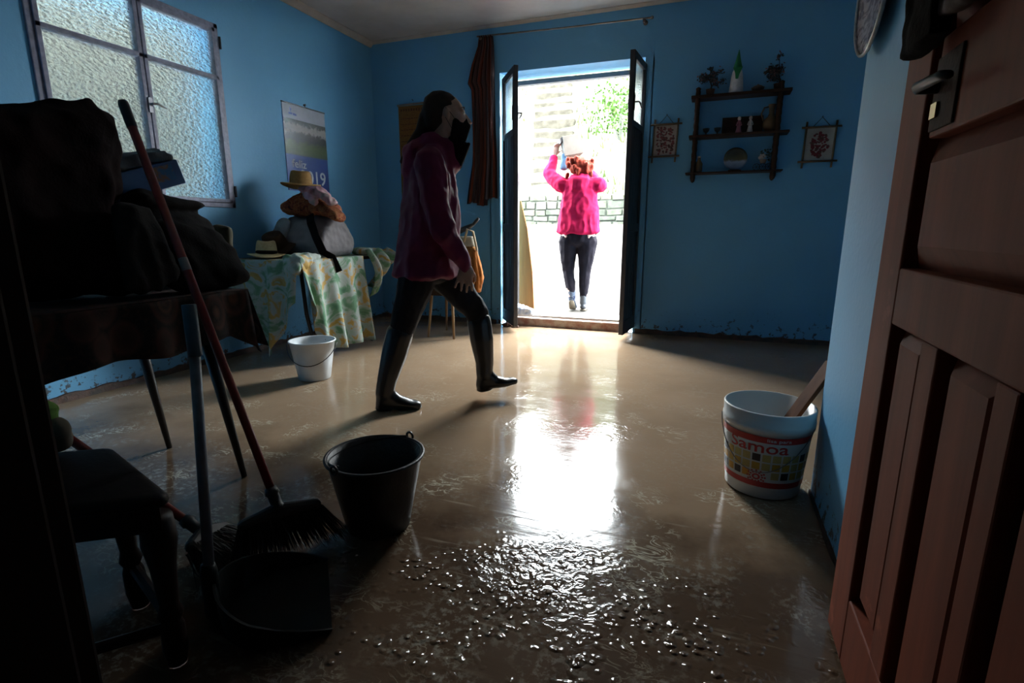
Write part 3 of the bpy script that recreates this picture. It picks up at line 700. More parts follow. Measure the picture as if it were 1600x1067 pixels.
for x, h_, m_, lab in ((.145, .125, pm('pink_glaze', (.32, .10, .14), .4), 'small pink figurine of a lady on the middle shelf'), (.232, .128, WFIG, 'slender white cat-like figurine on the middle shelf')):
    p = SH(x, 0, 4.94); p.z = ZM; g = empty('figurine', p, lab, 'figurine', 'figurines on the middle shelf')
    b = B(); lathe(b, [(0, 0), (.022, 0), (.024, .006), (.018, .03), (.011, .07), (.014, .085), (.007, .1), (0, .102)], p, 18); obj('body', b, m_, g, smooth=True)
    b = B(); ball(b, p + V((0, 0, .112)), (.014, .013, .017)); obj('head', b, WFIG, g, smooth=True)
    b = B(); tube(b, [p + V((-.012, -.006, .085)), p + V((-.02, -.014, .06)), p + V((-.004, -.02, .05))], .004, 6); tube(b, [p + V((.012, -.006, .085)), p + V((.02, -.014, .06)), p + V((.004, -.02, .05))], .004, 6); obj('arms', b, m_, g, smooth=True)
p = SH(.385, 0, 4.955); p.z = ZM; vs = empty('clay_jug', p, 'brown clay jug with long neck on the middle shelf', 'jug'); CLAY = pm('brown_clay', (.13, .085, .035), .5, .3, 14, col2=(.05, .03, .015))
b = B(); lathe(b, [(0, 0), (.032, 0), (.055, .03), (.062, .058), (.05, .09), (.026, .115), (.02, .14), (.022, .18), (.03, .205), (.026, .205), (.016, .17), (0, .16)], p, 28); obj('body', b, CLAY, vs, smooth=True)
b = B(); tube(b, [p + V((-.02, 0, .19)), p + V((-.055, 0, .185)), p + V((-.075, 0, .14)), p + V((-.055, 0, .085))], .006, 8); obj('handle', b, CLAY, vs, smooth=True)
# bottom shelf
p = SH(-.15, 0, 4.93); p.z = ZBt; g = empty('stoneware_bottle', p, 'small stoneware bottle at the left end of the bottom shelf', 'bottle')
b = B(); lathe(b, [(0, 0), (.026, 0), (.03, .01), (.03, .07), (.014, .095), (.012, .115), (0, .116)], p, 20); obj('body', b, CLAY, g, smooth=True)
b = B(); lathe(b, [(.012, .113), (.014, .116), (.014, .128), (0, .129)], p, 14); obj('stopper', b, pm('cork', (.3, .26, .2), .9), g, smooth=True)
p = SH(.14, 0, 4.965); p.z = ZBt; g = empty('display_plate', p, 'round painted landscape plate standing on the bottom shelf', 'plate'); Mx = Matrix.Translation(p + V((0, 0, .098))) @ Matrix.Rotation(PI / 2 - .15, 4, 'X')
def m_plate():
    m, t, b = nt('plate_landscape'); vec = coords(t); sp = t.nodes.new('ShaderNodeSeparateXYZ'); t.links.new(vec, sp.inputs[0])
    f = mth(t, 'ADD', mth(t, 'MULTIPLY', sp.outputs[2], 5.2), mth(t, 'MULTIPLY', tnoise(t, vec, 26, 4), .25))
    t.links.new(ramp(t, f, [(.12, (.05, .035, .04)), (.24, (.10, .14, .22)), (.52, (.26, .32, .42)), (.62, (.10, .09, .04)), (.9, (.035, .035, .02))]), b.inputs['Base Color']); b.inputs['Roughness'].default_value = .25; return m
b = B(); lathe(b, [(0, .004), (.06, .004), (.072, .010), (.092, .014), (.092, .010), (.06, -.002), (0, -.002)], (0, 0, 0), 40, Mx); obj('dish', b, m_plate(), g, smooth=True)
b = B(); box(b, (p.x - .05, p.y - .03, p.z), (p.x + .05, p.y + .02, p.z + .012)); obj('stand', b, DKWOOD, g)
p = SH(.355, 0, 4.945); p.z = ZBt; g = empty('flower_cart', p, 'tiny cart ornament with white flowers on the bottom shelf', 'ornament'); WIRE = pm('dark_wire', (.06, .06, .07), .5, metal=.5)
for dx in (-.045, .0, .045):
    b = B(); tube(b, [p + V((dx + .026 * math.cos(k * PI / 10), -.01 + (.02 if dx else 0), .028 + .026 * math.sin(k * PI / 10))) for k in range(20)], .0022, 5, True)
    for k in range(3): a_ = k * PI / 3; tube(b, [p + V((dx + .025 * math.cos(a_), -.01 + (.02 if dx else 0), .028 + .025 * math.sin(a_))), p + V((dx - .025 * math.cos(a_), -.01 + (.02 if dx else 0), .028 - .025 * math.sin(a_)))], .0014, 4)
    obj('wheel', b, WIRE, g)
b = B(); lathe(b, [(0, .055), (.02, .055), (.028, .085), (.025, .085), (0, .07)], p, 16); obj('basket', b, pm('wicker_dark', (.2, .17, .15), .8), g)
b = B()
for k in range(14): ball(b, p + V((random.uniform(-.03, .02), random.uniform(-.02, .02), .095 + random.uniform(0, .025))), .011, sub=1)
obj('white_flowers', b, WFIG, g)
b = B()
for k in range(30):
    c_ = p + V((.03 + random.gauss(0, .025), random.gauss(0, .012), .10 + random.gauss(.02, .028))); ball(b, c_, (.010, .004, .006), sub=1)
obj('green_leaves', b, pm('ornament_leaf', (.02, .05, .03), .7), g)

# two small bamboo framed pictures
BAM = pm('bamboo', (.12, .085, .045), .5, .3, 30)
def bamboo_picture(name, xa, xb, za, zb, lean, mats, label):
    q = empty(name, (.5 * (xa + xb), YB, za), label, 'picture', 'bamboo framed pictures beside the shelf')
    y = YB - .016; sx = lambda x, z: x + lean * (z - za)
    for z in (za + .02, zb - .02):
        b = B(); tube(b, [(sx(xa - .035, z), y - .008, z), (sx(xb + .035, z), y - .008, z)], .008, 8); obj('stick', b, BAM, q, smooth=True)
    for x in (xa, xb):
        b = B(); tube(b, [(sx(x, za - .03), y + .004, za - .03), (sx(x, zb + .025), y + .004, zb + .025)], .008, 8); obj('stick', b, BAM, q, smooth=True)
    b = B(); prism(b, [(xa, za + .02), (xb, za + .02), (xb, zb - .02), (xa, zb - .02)], lambda x, z: V((sx(x, z), YB - .008, z)), lambda x, z: V((sx(x, z), YB - .014, z))); pp_ = obj('paper', b, mats[0], q)
    mx = .5 * (xa + xb); b = B(); tube(b, [(sx(mx - .06, zb), y, zb - .015), (sx(mx, zb), YB - .012, zb + .055), (sx(mx + .06, zb), y, zb - .015)], .003, 6); obj('cord', b, BLACKM, q)
    b = B(); tube(b, [(sx(mx, zb), YB + .002, zb + .057), (sx(mx, zb), YB - .02, zb + .06)], .004, 6); obj('nail', b, BLACKM, q)
    r = random.Random(xa); b = B(); b2 = B(); hw = (xb - xa) / 2
    for k in range(130):
        if mats[3]: a_ = r.uniform(0, 2 * PI); d_ = math.sqrt(r.random()); u_, w_ = .62 * hw * d_ * math.cos(a_), .095 * d_ * math.sin(a_)
        else: u_, w_ = r.uniform(-.75, .75) * hw, r.uniform(-.105, .115)
        z = (za + zb) / 2 + w_ - .005; s = r.uniform(.006, .013); t_ = b if r.random() < .65 else b2
        n = 6; t_.faces.new([t_.verts.new((sx(mx + u_ + s * math.cos(2 * PI * j / n), z), YB - .0148 - (.0002 if t_ is b2 else 0) - k * 2e-5, z + s * (1 if k % 2 else .6) * math.sin(2 * PI * j / n))) for j in range(n)])
    obj('petals', b, mats[1], pp_)['kind'] = 'stuff'; obj('leaves', b2, mats[2], pp_)['kind'] = 'stuff'
PAPER = pm('aged_paper', (.42, .37, .32), .9, .15, 10); PAPER2 = pm('grey_paper', (.36, .36, .33), .9, .15, 10)
REDP = pm('dusty_red', (.22, .06, .06), .8, .3, 60); DKP = pm('dull_brown_ink', (.10, .05, .045), .8, .3, 60)
bamboo_picture('bamboo_picture', -.545, -.350, 1.575, 1.88, .03, (PAPER, REDP, DKP, False), 'small bamboo framed flower picture between the doorway and the shelf')
bamboo_picture('bamboo_picture', .645, .855, 1.485, 1.785, .02, (PAPER2, pm('deep_red', (.16, .02, .03), .8, .3, 60), DKP, True), 'small bamboo framed picture with red bunch right of the shelf')
# straw wall hanging behind the walking woman
hg = empty('wall_hanging', (-2.93, YB, 1.2), 'brown straw wall hanging behind the walking woman', 'wall hanging')
b = B(); box(b, (-3.12, YB - .012, 1.22), (-2.74, YB - .004, 2.20)); obj('mat', b, m_pattern('straw_mat', [(.3, (.16, .075, .022)), (.6, (.24, .12, .035)), (.8, (.12, .055, .018))], 30, 'noise', (1, 1, 5), dist=0), hg)
b = B(); tube(b, [(-3.13, YB - .014, 2.21), (-2.73, YB - .014, 2.22)], .009, 8); obj('top_stick', b, pm('pale_stick', (.25, .22, .19), .7), hg)
b = B(); tube(b, [(-2.95, YB, 2.25), (-2.95, YB - .02, 2.255)], .004, 6); obj('nail', b, BLACKM, hg)
b = B()
for r_ in range(7):
    z = 2.15 - r_ * .055 - (.02 if r_ else 0); x = -3.095; k = 0
    while x < -2.78:
        w = .018 if r_ == 0 else random.uniform(.012, .04); box(b, (x, YB - .0135, z), (x + w, YB - .0118, z + (.022 if r_ == 0 else .008))); x += w + (.012 if r_ == 0 else .008)
obj('print', b, pm('burnt_orange_print', (.10, .030, .012), .9), hg)['kind'] = 'stuff'

# ------------------------------------------------------------------ calendar on the left wall
CY0, CY1, CZ0, CZ1 = 3.722, 4.245, 1.30, 2.01
cl = empty('wall_calendar', (XL, 3.98, CZ0), 'blue 2019 wall calendar with village photo on the left wall', 'calendar')
xs = XL + .006
def cpl(y0, y1, z0, z1, x): 
    b = B(); box(b, (x - .0008, y0, z0), (x, y1, z1)); return b
b = B(); box(b, (XL, CY0, CZ0), (xs, CY1, CZ1)); sheetp = obj('sheet', b, pm('calendar_blue', (.025, .06, .26), .35, .1), cl)
def m_photo():
    m, t, b = nt('village_photo'); vec = coords(t); sp = t.nodes.new('ShaderNodeSeparateXYZ'); t.links.new(vec, sp.inputs[0])
    z = mth(t, 'ADD', mth(t, 'MULTIPLY', mth(t, 'ADD', sp.outputs[2], -.28), 3.0), mth(t, 'MULTIPLY', mth(t, 'ADD', tnoise(t, vec, 34, 5, .6), -.5), .35))
    c = ramp(t, z, [(.02, (.03, .05, .015)), (.25, (.06, .09, .02)), (.38, (.05, .07, .02)), (.44, (.012, .012, .012)), (.60, (.03, .025, .025)), (.66, (.45, .43, .42)), (.78, (.40, .38, .37)), (.84, (.03, .035, .04)), (1., (.06, .08, .08))])
    t.links.new(c, b.inputs['Base Color']); b.inputs['Roughness'].default_value = .35; return m
obj('photo', cpl(CY0, CY1, 1.60, 1.89, xs + .0008), m_photo(), sheetp)
obj('heading', cpl(CY0, CY1, 1.89, CZ1, xs + .0008), pm('calendar_white', (.42, .45, .52), .4, .1), sheetp)
CW = pm('print_white', (.62, .64, .68), .5); CB = pm('print_blue', (.03, .08, .32), .5); CO = pm('print_orange', (.55, .17, .04), .5)
onc = lambda y0, z0, s=0: (lambda x, y: V((xs + .0014, y0 + x, z0 + y)))
text_on('lettering', 'feliz', .095, onc(3.785, 1.495), CW, sheetp, 1.15); text_on('lettering', '2019', .165, onc(3.875, 1.365), CW, sheetp, 1.0, label='large white 2019 on the calendar')
b = B(); prism(b, [(3.80, 1.36), (3.835, 1.36), (3.845, 1.43), (3.865, 1.47), (3.80, 1.46), (3.815, 1.43)], lambda y, z: V((xs + .0004, y, z)), lambda y, z: V((xs + .0014, y, z))); obj('orange_mark', b, CO, sheetp)
b = B(); prism(b, [(3.79, 1.925), (3.83, 1.925), (3.835, 1.94), (3.79, 1.94)], lambda y, z: V((xs, y, z)), lambda y, z: V((xs + .0016, y, z))); prism(b, [(3.812, 1.94), (3.825, 1.97), (3.805, 1.985)], lambda y, z: V((xs, y, z)), lambda y, z: V((xs + .0016, y, z))); prism(b, [(3.84, 1.922), (3.885, 1.922), (3.88, 1.937), (3.842, 1.94)], lambda y, z: V((xs, y, z)), lambda y, z: V((xs + .0016, y, z)))
obj('emblem', b, CB, sheetp)
b = B(); box(b, (XL, CY0 - .004, CZ1 - .005), (xs + .004, CY1 + .004, CZ1 + .006)); obj('hanging_strip', b, BLACKM, cl)
b = B(); tube(b, [(XL, 3.99, CZ1 + .02), (XL + .02, 3.99, CZ1 + .022)], .008, 8); tube(b, [(XL + .012, 3.99, CZ1 + .02), (XL + .012, 3.99, CZ1)], .004, 6); obj('hook', b, BLACKM, cl)

# ------------------------------------------------------------------ side table with printed cloth, far left corner
TX0, TX1, TY0, TY1, TZ = -3.40, -2.76, 3.02, 4.02, .745
st_ = empty('side_table', (-3.08, 3.5, 0), 'folding side table under a printed green cloth in the corner', 'table')
b = B(); box(b, (TX0, TY0, TZ - .025), (TX1, TY1, TZ)); obj('tabletop', b, DKWOOD, st_, bevel=.004)
for x, y, sx_, sy_ in ((TX0 + .06, TY0 + .06, 0, .04), (TX1 - .05, TY0 + .08, .02, .06), (TX0 + .06, TY1 - .08, 0, -.06), (TX1 - .05, TY1 - .26, .02, .03)):
    b = B(); tube(b, [(x, y, TZ - .02), (x + sx_ * .3, y + sy_ * .3, .35), (x + sx_, y + sy_, .10), (x + sx_ * 2.4, y + sy_ + .03, .03), (x + sx_ * 3.2, y + sy_ + .05, .008)], [.014, .014, .013, .011, .008], 8); obj('leg', b, BLACKM, st_, smooth=True)
FLOR = m_pattern('green_floral_cloth', [(.28, (.07, .17, .10)), (.42, (.13, .25, .15)), (.48, (.30, .36, .31)), (.56, (.34, .37, .35)), (.60, (.42, .27, .08)), (.68, (.36, .24, .07)), (.72, (.30, .36, .30)), (.85, (.10, .20, .12))], 6.5, 'noise', dist=1.2, rough=.7)
tcr = empty('printed_tablecloth', (-3.08, 3.5, TZ), 'pale green floral tablecloth hanging unevenly off the side table', 'tablecloth')
b = B()
def lerp(keys, t):
    for (a, va), (c_, vc) in zip(keys, keys[1:]):
        if t <= c_: return va + (vc - va) * (t - a) / (c_ - a)
    return keys[-1][1]
zt = TZ + .006
sheet(b, lambda u, v: V((TX0 + .002 + (TX1 + .012 - TX0) * u, TY0 - .012 + (TY1 - TY0 + .02) * v, zt + .003 * noise.noise(V((u * 9, v * 9, 1))))), 12, 16)
def front(u, v):   # face towards the viewer, u along x, v down
    hem = lerp([(0, .42), (.25, .28), (.55, .06), (.62, .05), (.78, .22), (.92, .42), (1, .46)], u)
    z = zt - v * (zt - hem); w = (.02 + .05 * v); ph = u * 22
    return V((TX0 + .002 + (TX1 + .012 - TX0) * u + .025 * v * math.sin(ph * .7), TY0 - .012 - w * (.5 + .5 * math.sin(ph)) - .03 * v, z))
sheet(b, front, 60, 24)
def right(u, v):   # face towards the doorway, u along y, v down
    hem = lerp([(0, .46), (.05, .36), (.14, .20), (.24, .07), (.5, .05), (.75, .06), (1, .04)], u)
    z = zt - v * (zt - hem); w = (.02 + .07 * v); ph = u * 27 + 1 + math.sin(u * 5)
    return V((TX1 + .012 + w * (.5 + .5 * math.sin(ph)) + .02 * v, TY0 - .012 + .74 * u + .02 * v * math.sin(ph * .6), z))
sheet(b, right, 60, 24)
obj('cloth', b, FLOR, tcr, smooth=True, solid=.003)
b = B()                                      # bunched end of the cloth at the far side
def bunch(u, v):
    hem = lerp([(0, .40), (.35, .52), (.7, .64), (1, .68)], u)
    z = zt + .05 - v * (zt + .05 - hem) + .015 * math.sin(u * 14); return V((TX1 + .03 + .05 * math.sin(u * 15) * (.5 + v) + .09 * math.sin(v * 3.0), TY1 - .24 + .30 * u, z))
sheet(b, bunch, 30, 14)
hull(b, [((TX1 - .05, TY1 - .20, zt + .035), (.08, .05, .035)), ((TX1 - .02, TY1 + .02, zt + .025), (.06, .05, .03))])
obj('cloth_bunch', b, FLOR, tcr, smooth=True, solid=.003)
b = B(); hull(b, [((TX1 - .05, TY0 + .02, zt + .02), (.09, .05, .03)), ((TX1 - .02, TY0 + .16, zt + .02), (.05, .10, .03)), ((TX1 - .03, TY0 - .02, zt - .06), (.08, .04, .05))])
obj('cloth_fold', fuse(b, .01, 3, folds(.014, (16, 16, 9))), FLOR, tcr)
# grey bag
GREY = pm('grey_canvas', (.17, .16, .165), .85, .2, 10, .2, 120)
gb = empty('grey_travel_bag', (-3.06, 3.55, zt), 'grey canvas travel bag lying on the side table', 'bag')
zb = zt + .004
b = B(); hull(b, [((-3.28, 3.42, zb + .09), (.07, .07, .085)), ((-2.86, 3.42, zb + .09), (.05, .06, .085)), ((-3.28, 3.74, zb + .09), (.07, .07, .085)), ((-2.86, 3.74, zb + .09), (.05, .06, .085)), ((-3.20, 3.58, zb + .29), (.09, .10, .045)), ((-2.88, 3.62, zb + .28), (.04, .08, .045))])
obj('body', fuse(b, .012, 5, folds(.012, (7, 7, 4)), zmin=zb), GREY, gb)
b = B(); pts = [(-2.98, 3.44, zb + .325), (-2.93, 3.385, zb + .27), (-2.86, 3.355, zb + .15), (-2.80, 3.345, zb + .045), (-2.735, 3.36, zb + .01), (-2.71, 3.40, zb - .11)]
for p0, p1 in zip(pts, pts[1:]):
    p0, p1 = V(p0), V(p1); w = V((.03, .006, .012)); nn = (p1 - p0).cross(w).normalized() * .004
    vs_ = [b.verts.new(q) for q in (p0 - w - nn, p0 + w - nn, p0 + w + nn, p0 - w + nn, p1 - w - nn, p1 + w - nn, p1 + w + nn, p1 - w + nn)]
    for f in ((0, 1, 2, 3), (7, 6, 5, 4), (0, 4, 5, 1), (1, 5, 6, 2), (2, 6, 7, 3), (3, 7, 4, 0)): b.faces.new([vs_[i] for i in f])
obj('strap', b, BLKCLOTH, gb)
b = B(); hull(b, [((-3.27, 3.36, zb + .10), (.09, .03, .09)), ((-3.22, 3.42, zb + .26), (.07, .03, .05))]); obj('side_pocket', fuse(b, .012, 3, folds(.008)), pm('pale_grey_lining', (.27, .29, .29), .8, .3, 8), gb)
REDB = m_pattern('red_brown_print', [(.3, (.03, .012, .012)), (.45, (.20, .045, .022)), (.55, (.26, .11, .04)), (.65, (.12, .02, .018)), (.8, (.03, .015, .015))], 18, 'noise', dist=1.5)
b = B(); hull(b, [((-3.20, 3.52, zb + .385), (.12, .10, .065)), ((-2.86, 3.56, zb + .37), (.07, .10, .06)), ((-3.08, 3.55, zb + .46), (.11, .08, .06))]); hull(b, [((-2.88, 3.53, zb + .38), (.06, .09, .05)), ((-2.745, 3.50, zb + .31), (.035, .07, .045))])
obj('patterned_bag', fuse(b, .011, 4, folds(.010, (10, 10, 8))), REDB, loc=(-3.0, 3.54, zb + .34), label='red and brown patterned cloth bag on top of the grey bag', cat='bag')
PINK = m_pattern('pink_grey_scarf_cloth', [(.3, (.30, .13, .16)), (.5, (.36, .20, .22)), (.6, (.22, .19, .18)), (.8, (.36, .17, .21))], 7, 'noise', dist=1)
b = B(); hull(b, [((-3.06, 3.51, zb + .525), (.07, .06, .028)), ((-2.92, 3.50, zb + .50), (.05, .06, .04))]); hull(b, [((-2.92, 3.48, zb + .52), (.05, .05, .025)), ((-2.77, 3.46, zb + .415), (.03, .05, .03))]); hull(b, [((-2.98, 3.43, zb + .49), (.05, .03, .03)), ((-2.90, 3.41, zb + .43), (.04, .025, .035))])
obj('scarf', fuse(b, .009, 3, folds(.016, (20, 20, 12), .004)), PINK, loc=(-2.95, 3.48, zb + .42), label='crumpled pink and grey scarf over the patterned bag', cat='scarf')
def hat(c, r, h, straw, bandm, label, tilt=0.0, flat=.8):
    root = empty('straw_hat', c, label, 'hat', 'straw hats on the side table'); Mt = Matrix.Rotation(tilt, 4, 'X')
    b = B(); lathe(b, [(r * .52, h * .35), (r * .55, .012), (r * .58, .006), (r * .98, .0), (r, .004), (r * .98, .008), (r * .60, .014), (r * .57, .02), (r * .53, h * .6), (r * .47, h * .93), (r * .38, h), (r * .2, h * .96), (0, h * .90)], c, 40, Mt)
    for v_ in b.verts:
        d = v_.co - V(c); v_.co.z += .012 * math.sin(math.atan2(d.y, d.x) * 2) * min(1, d.xy.length / r); 
    obj('hat_body', b, straw, root, smooth=True)
    if bandm: b = B(); lathe(b, [(r * .575, .016), (r * .585, .02), (r * .555, h * .38), (r * .545, h * .38)], c, 40, Mt); obj('band', b, bandm, root, smooth=True)
STRAW = m_pattern('golden_straw', [(.3, (.28, .15, .05)), (.6, (.36, .20, .07)), (.8, (.22, .11, .035))], 60, 'noise', dist=0, bmp=.4); STRAW2 = m_pattern('pale_straw', [(.3, (.36, .28, .14)), (.6, (.44, .36, .20)), (.8, (.28, .20, .10))], 60, 'noise', dist=0, bmp=.4)
hat(V((-3.14, 3.55, zb + .555)), .155, .115, STRAW, None, 'golden brimmed straw hat on top of the bag pile', -.06)
hat(V((-3.155, 3.14, zt + .02)), .135, .115, STRAW2, BLKCLOTH, 'pale straw hat with a dark band at the front of the side table', -.05)
hat(V((-3.22, 3.32, zt + .075)), .16, .12, m_pattern('dark_brown_felt', [(.3, (.035, .02, .012)), (.7, (.05, .028, .016))], 30), None, 'dark brown hat leaning behind the banded straw hat', .5)

# ------------------------------------------------------------------ stool with tote by the back wall
LEGW = m_wood('tan_leg_wood', (.30, .19, .10), (.20, .12, .06), .5)
sl = empty('small_stool', (-2.24, 4.34, 0), 'small stool with slanting legs behind the walking woman', 'stool')
b = B(); box(b, (-2.46, 4.16, .43), (-2.02, 4.54, .46)); obj('seat', b, DKWOOD, sl, bevel=.006)
for y_ in (4.19, 4.495): b = B(); box(b, (-2.42, y_, .385), (-2.06, y_ + .015, .43)); obj('apron', b, DKWOOD, sl)
for sx_, sy_ in ((-1, -1), (1, -1), (-1, 1), (1, 1)):
    x, y = -2.24 + sx_ * .10, 4.35 + sy_ * .14; b = B(); tube(b, [(x, y, .44), (-2.24 + sx_ * .13, 4.35 + sy_ * .18, .0)], [.016, .010], 10); obj('leg', b, LEGW, sl, smooth=True)
TOTE = m_pattern('orange_woven_print', [(.25, (.05, .022, .012)), (.42, (.22, .085, .025)), (.55, (.33, .15, .04)), (.68, (.10, .035, .02)), (.8, (.30, .12, .03))], 24, 'noise', dist=1.4)
tt = empty('woven_tote', (-2.12, 4.36, .46), 'orange and brown woven tote bag standing on the stool', 'bag')
b = B(); hull(b, [((-2.28, 4.36, .51), (.05, .09, .045)), ((-2.02, 4.36, .51), (.05, .09, .045)), ((-2.30, 4.36, .80), (.03, .06, .03)), ((-1.99, 4.36, .80), (.03, .06, .03))]); obj('body', fuse(b, .012, 4, folds(.008), zmin=.462), TOTE, tt)
b = B(); hull(b, [((-2.28, 4.36, .83), (.03, .05, .03)), ((-1.99, 4.36, .83), (.028, .05, .03)), ((-2.0, 4.36, .89), (.02, .04, .02)), ((-2.27, 4.36, .89), (.02, .04, .02))]); obj('collar', fuse(b, .01, 3), pm('cream_cloth', (.42, .37, .28), .85), tt)
b = B(); tube(b, [(-2.06, 4.315, .86), (-2.02, 4.30, .97), (-1.97, 4.31, .95), (-1.945, 4.33, .80), (-1.94, 4.34, .66)], .011, 8); obj('handle', b, pm('tan_webbing', (.40, .32, .20), .8), tt, smooth=True)
b = B(); hull(b, [((-1.955, 4.33, .76), (.02, .04, .03)), ((-1.915, 4.33, .55), (.028, .05, .04)), ((-1.935, 4.33, .44), (.028, .035, .03))]); obj('rust_shawl', fuse(b, .008, 3, folds(.012, (22, 22, 3))), m_pattern('rust_cloth', [(.3, (.28, .08, .015)), (.6, (.36, .13, .03)), (.8, (.16, .04, .015))], 12), loc=(-1.935, 4.33, .42), label='rust orange shawl hanging off the right side of the tote', cat='shawl')
um = empty('folded_umbrella', (-2.10, 4.38, .87), 'black umbrella handle sticking out of the tote', 'umbrella')
b = B(); tube(b, [(-2.20, 4.38, .93), (-2.05, 4.38, .985), (-1.985, 4.37, 1.015)], [.028, .024, .012], 10); obj('shaft', b, BLACKM, um, smooth=True)
b = B(); tube(b, [(-1.995, 4.37, 1.01), (-1.965, 4.37, 1.04), (-1.94, 4.37, 1.065)], [.013, .016, .012], 10); obj('grip', b, BLACKM, um, smooth=True)

# ------------------------------------------------------------------ loaded table under the window, left foreground
KX0, KX1, KY0, KY1, KZ = -2.36, -1.75, .74, 1.58, .735
tb = empty('dark_table', (-2.05, 1.16, 0), 'dark table with thin tapering legs heaped with clothes', 'table')
b = B(); box(b, (KX0, KY0, KZ - .03), (KX1, KY1, KZ)); obj('tabletop', b, DKWOOD, tb, bevel=.005)
b = B(); box(b, (KX0 + .06, KY0 + .06, KZ - .09), (KX1 - .06, KY1 - .06, KZ - .028)); obj('apron', b, DKWOOD, tb)
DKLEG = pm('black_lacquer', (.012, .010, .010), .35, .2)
for (x, y), (fx, fy) in (((-1.83, 1.45), (-1.693, 1.459)), ((-2.24, 1.47), (-2.245, 1.557)), ((-1.83, .80), (-1.70, .74)), ((-2.28, .86), (-2.30, .80))):
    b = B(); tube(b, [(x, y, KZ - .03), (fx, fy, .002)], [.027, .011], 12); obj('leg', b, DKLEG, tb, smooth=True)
def m_paisley():
    m, t, b = nt('paisley_cloth'); vec = coords(t, (1, 1, .75))
    d = tvor(t, vec, 9, 'F1'); rg = ramp(t, d, [(.0, (.08, .018, .012)), (.14, (.012, .005, .004)), (.22, (.09, .035, .018)), (.30, (.010, .004, .004)), (.46, (.07, .022, .014)), (.54, (.008, .004, .004)), (1., (.008, .004, .004))])
    n = ramp(t, tnoise(t, vec, 70, 3), [(.52, 0.), (.62, .6)]); t.links.new(mixc(t, n, rg, (.045, .022, .012)), b.inputs['Base Color']); b.inputs['Roughness'].default_value = .9; return m
pc = empty('paisley_cloth', (-2.05, 1.16, KZ), 'very dark paisley cloth hanging over the edge of the loaded table', 'tablecloth')
b = B(); kz = KZ + .006
sheet(b, lambda u, v: V((KX0 - .01 + (KX1 - KX0 + .03) * u, KY0 - .015 + (KY1 - KY0 + .03) * v, kz)), 8, 10)
sheet(b, lambda u, v: V((KX1 + .02 + (.012 + .018 * v) * (.5 + .5 * math.sin(u * 26)) + .01 * v, KY0 - .015 + (KY1 - KY0 + .03) * u, kz - v * (.18 + .012 * math.sin(u * 13) + .05 * max(0, (u - .88) / .12)))), 60, 10)
sheet(b, lambda u, v: V((KX1 + .02 - (KX1 - KX0 + .03) * u + .05 * v * (1 - u), KY1 + .015 + (.012 + .03 * v) * (.5 + .5 * math.sin(u * 18 + 2)), kz - v * (.235 - .05 * min(1, u * 4)))), 40, 10)
sheet(b, lambda u, v: V((KX0 - .01 + (KX1 - KX0 + .03) * u, KY0 - .015 - (.012 + .02 * v) * (.5 + .5 * math.sin(u * 18 + 2)), kz - v * .18)), 40, 8)
obj('cloth', b, m_paisley(), pc, smooth=True, solid=.003)
kt = kz + .004
DKR = pm('black_red_cloth', (.006, .004, .0045), .95, .4, 5, .3, 90, col2=(.010, .0035, .0035), spec=.08)
b = B(); hull(b, [((-2.05, .86, kt + .10), (.16, .12, .10)), ((-2.05, 1.16, kt + .10), (.16, .10, .10)), ((-2.05, .92, kt + .50), (.12, .10, .07)), ((-2.02, 1.30, kt + .57), (.09, .055, .07))]); hull(b, [((-2.02, 1.34, kt + .61), (.06, .035, .03)), ((-2.03, 1.14, kt + .57), (.07, .06, .05)), ((-2.03, 1.30, kt + .38), (.09, .05, .06)), ((-2.03, 1.10, kt + .35), (.12, .07, .07))]); hull(b, [((-1.95, 1.22, kt + .07), (.14, .14, .07)), ((-2.0, 1.22, kt + .25), (.12, .10, .08))]); hull(b, [((-2.02, 1.295, kt + .645), (.022, .022, .02)), ((-2.02, 1.20, kt + .61), (.04, .05, .025))])
b_ = fuse(b, .013, 4, folds(.018, (7, 7, 5), .006, 20), zmin=kt); obj('coat_heap', b_, DKR, loc=(-2.05, 1.05, kt), label='tall heap of black coats on the table in front of the window', cat='coat heap')
b = B(); hull(b, [((-2.05, 1.40, kt + .09), (.14, .08, .08)), ((-2.05, 1.66, kt + .08), (.12, .08, .08)), ((-2.02, 1.42, kt + .26), (.11, .08, .06)), ((-2.02, 1.62, kt + .24), (.09, .09, .06))]); hull(b, [((-1.90, 1.42, kt + .22), (.06, .07, .04)), ((-1.80, 1.42, kt - .01 + .06), (.03, .10, .06)), ((-1.80, 1.60, kt + .05), (.03, .09, .05)), ((-1.92, 1.60, kt + .20), (.06, .08, .04))]); hull(b, [((-2.0, 1.38, kt + .34), (.10, .06, .035)), ((-2.0, 1.62, kt + .325), (.06, .055, .016))])
obj('folded_coats', fuse(b, .012, 3, folds(.012, (8, 8, 7), .005, 22), zmin=kt), BLKCLOTH, loc=(-2.0, 1.5, kt), label='folded black coats at the right end of the loaded table', cat='coat pile')
b = B(); hull(b, [((-1.86, 1.28, kt + .30), (.03, .07, .02)), ((-1.79, 1.30, kt + .08), (.02, .08, .05)), ((-1.785, 1.24, kt + .06), (.02, .08, .05))]); obj('grey_garment', fuse(b, .01, 3, folds(.010, (14, 14, 4))), pm('dark_grey_wool', (.012, .012, .013), .95, .2, 20, .3, 120, spec=.2), loc=(-1.8, 1.27, kt), label='dark grey garment draped between the black coats', cat='garment')
Mb = Matrix.Translation((-2.06, 1.445, kt + .415)) @ Matrix.Rotation(.33, 4, 'X') @ Matrix.Rotation(-.2, 4, 'Z')
bx = empty('blue_box', (-2.06, 1.44, kt + .36), 'printed blue cardboard box on the folded coats below the window', 'box')
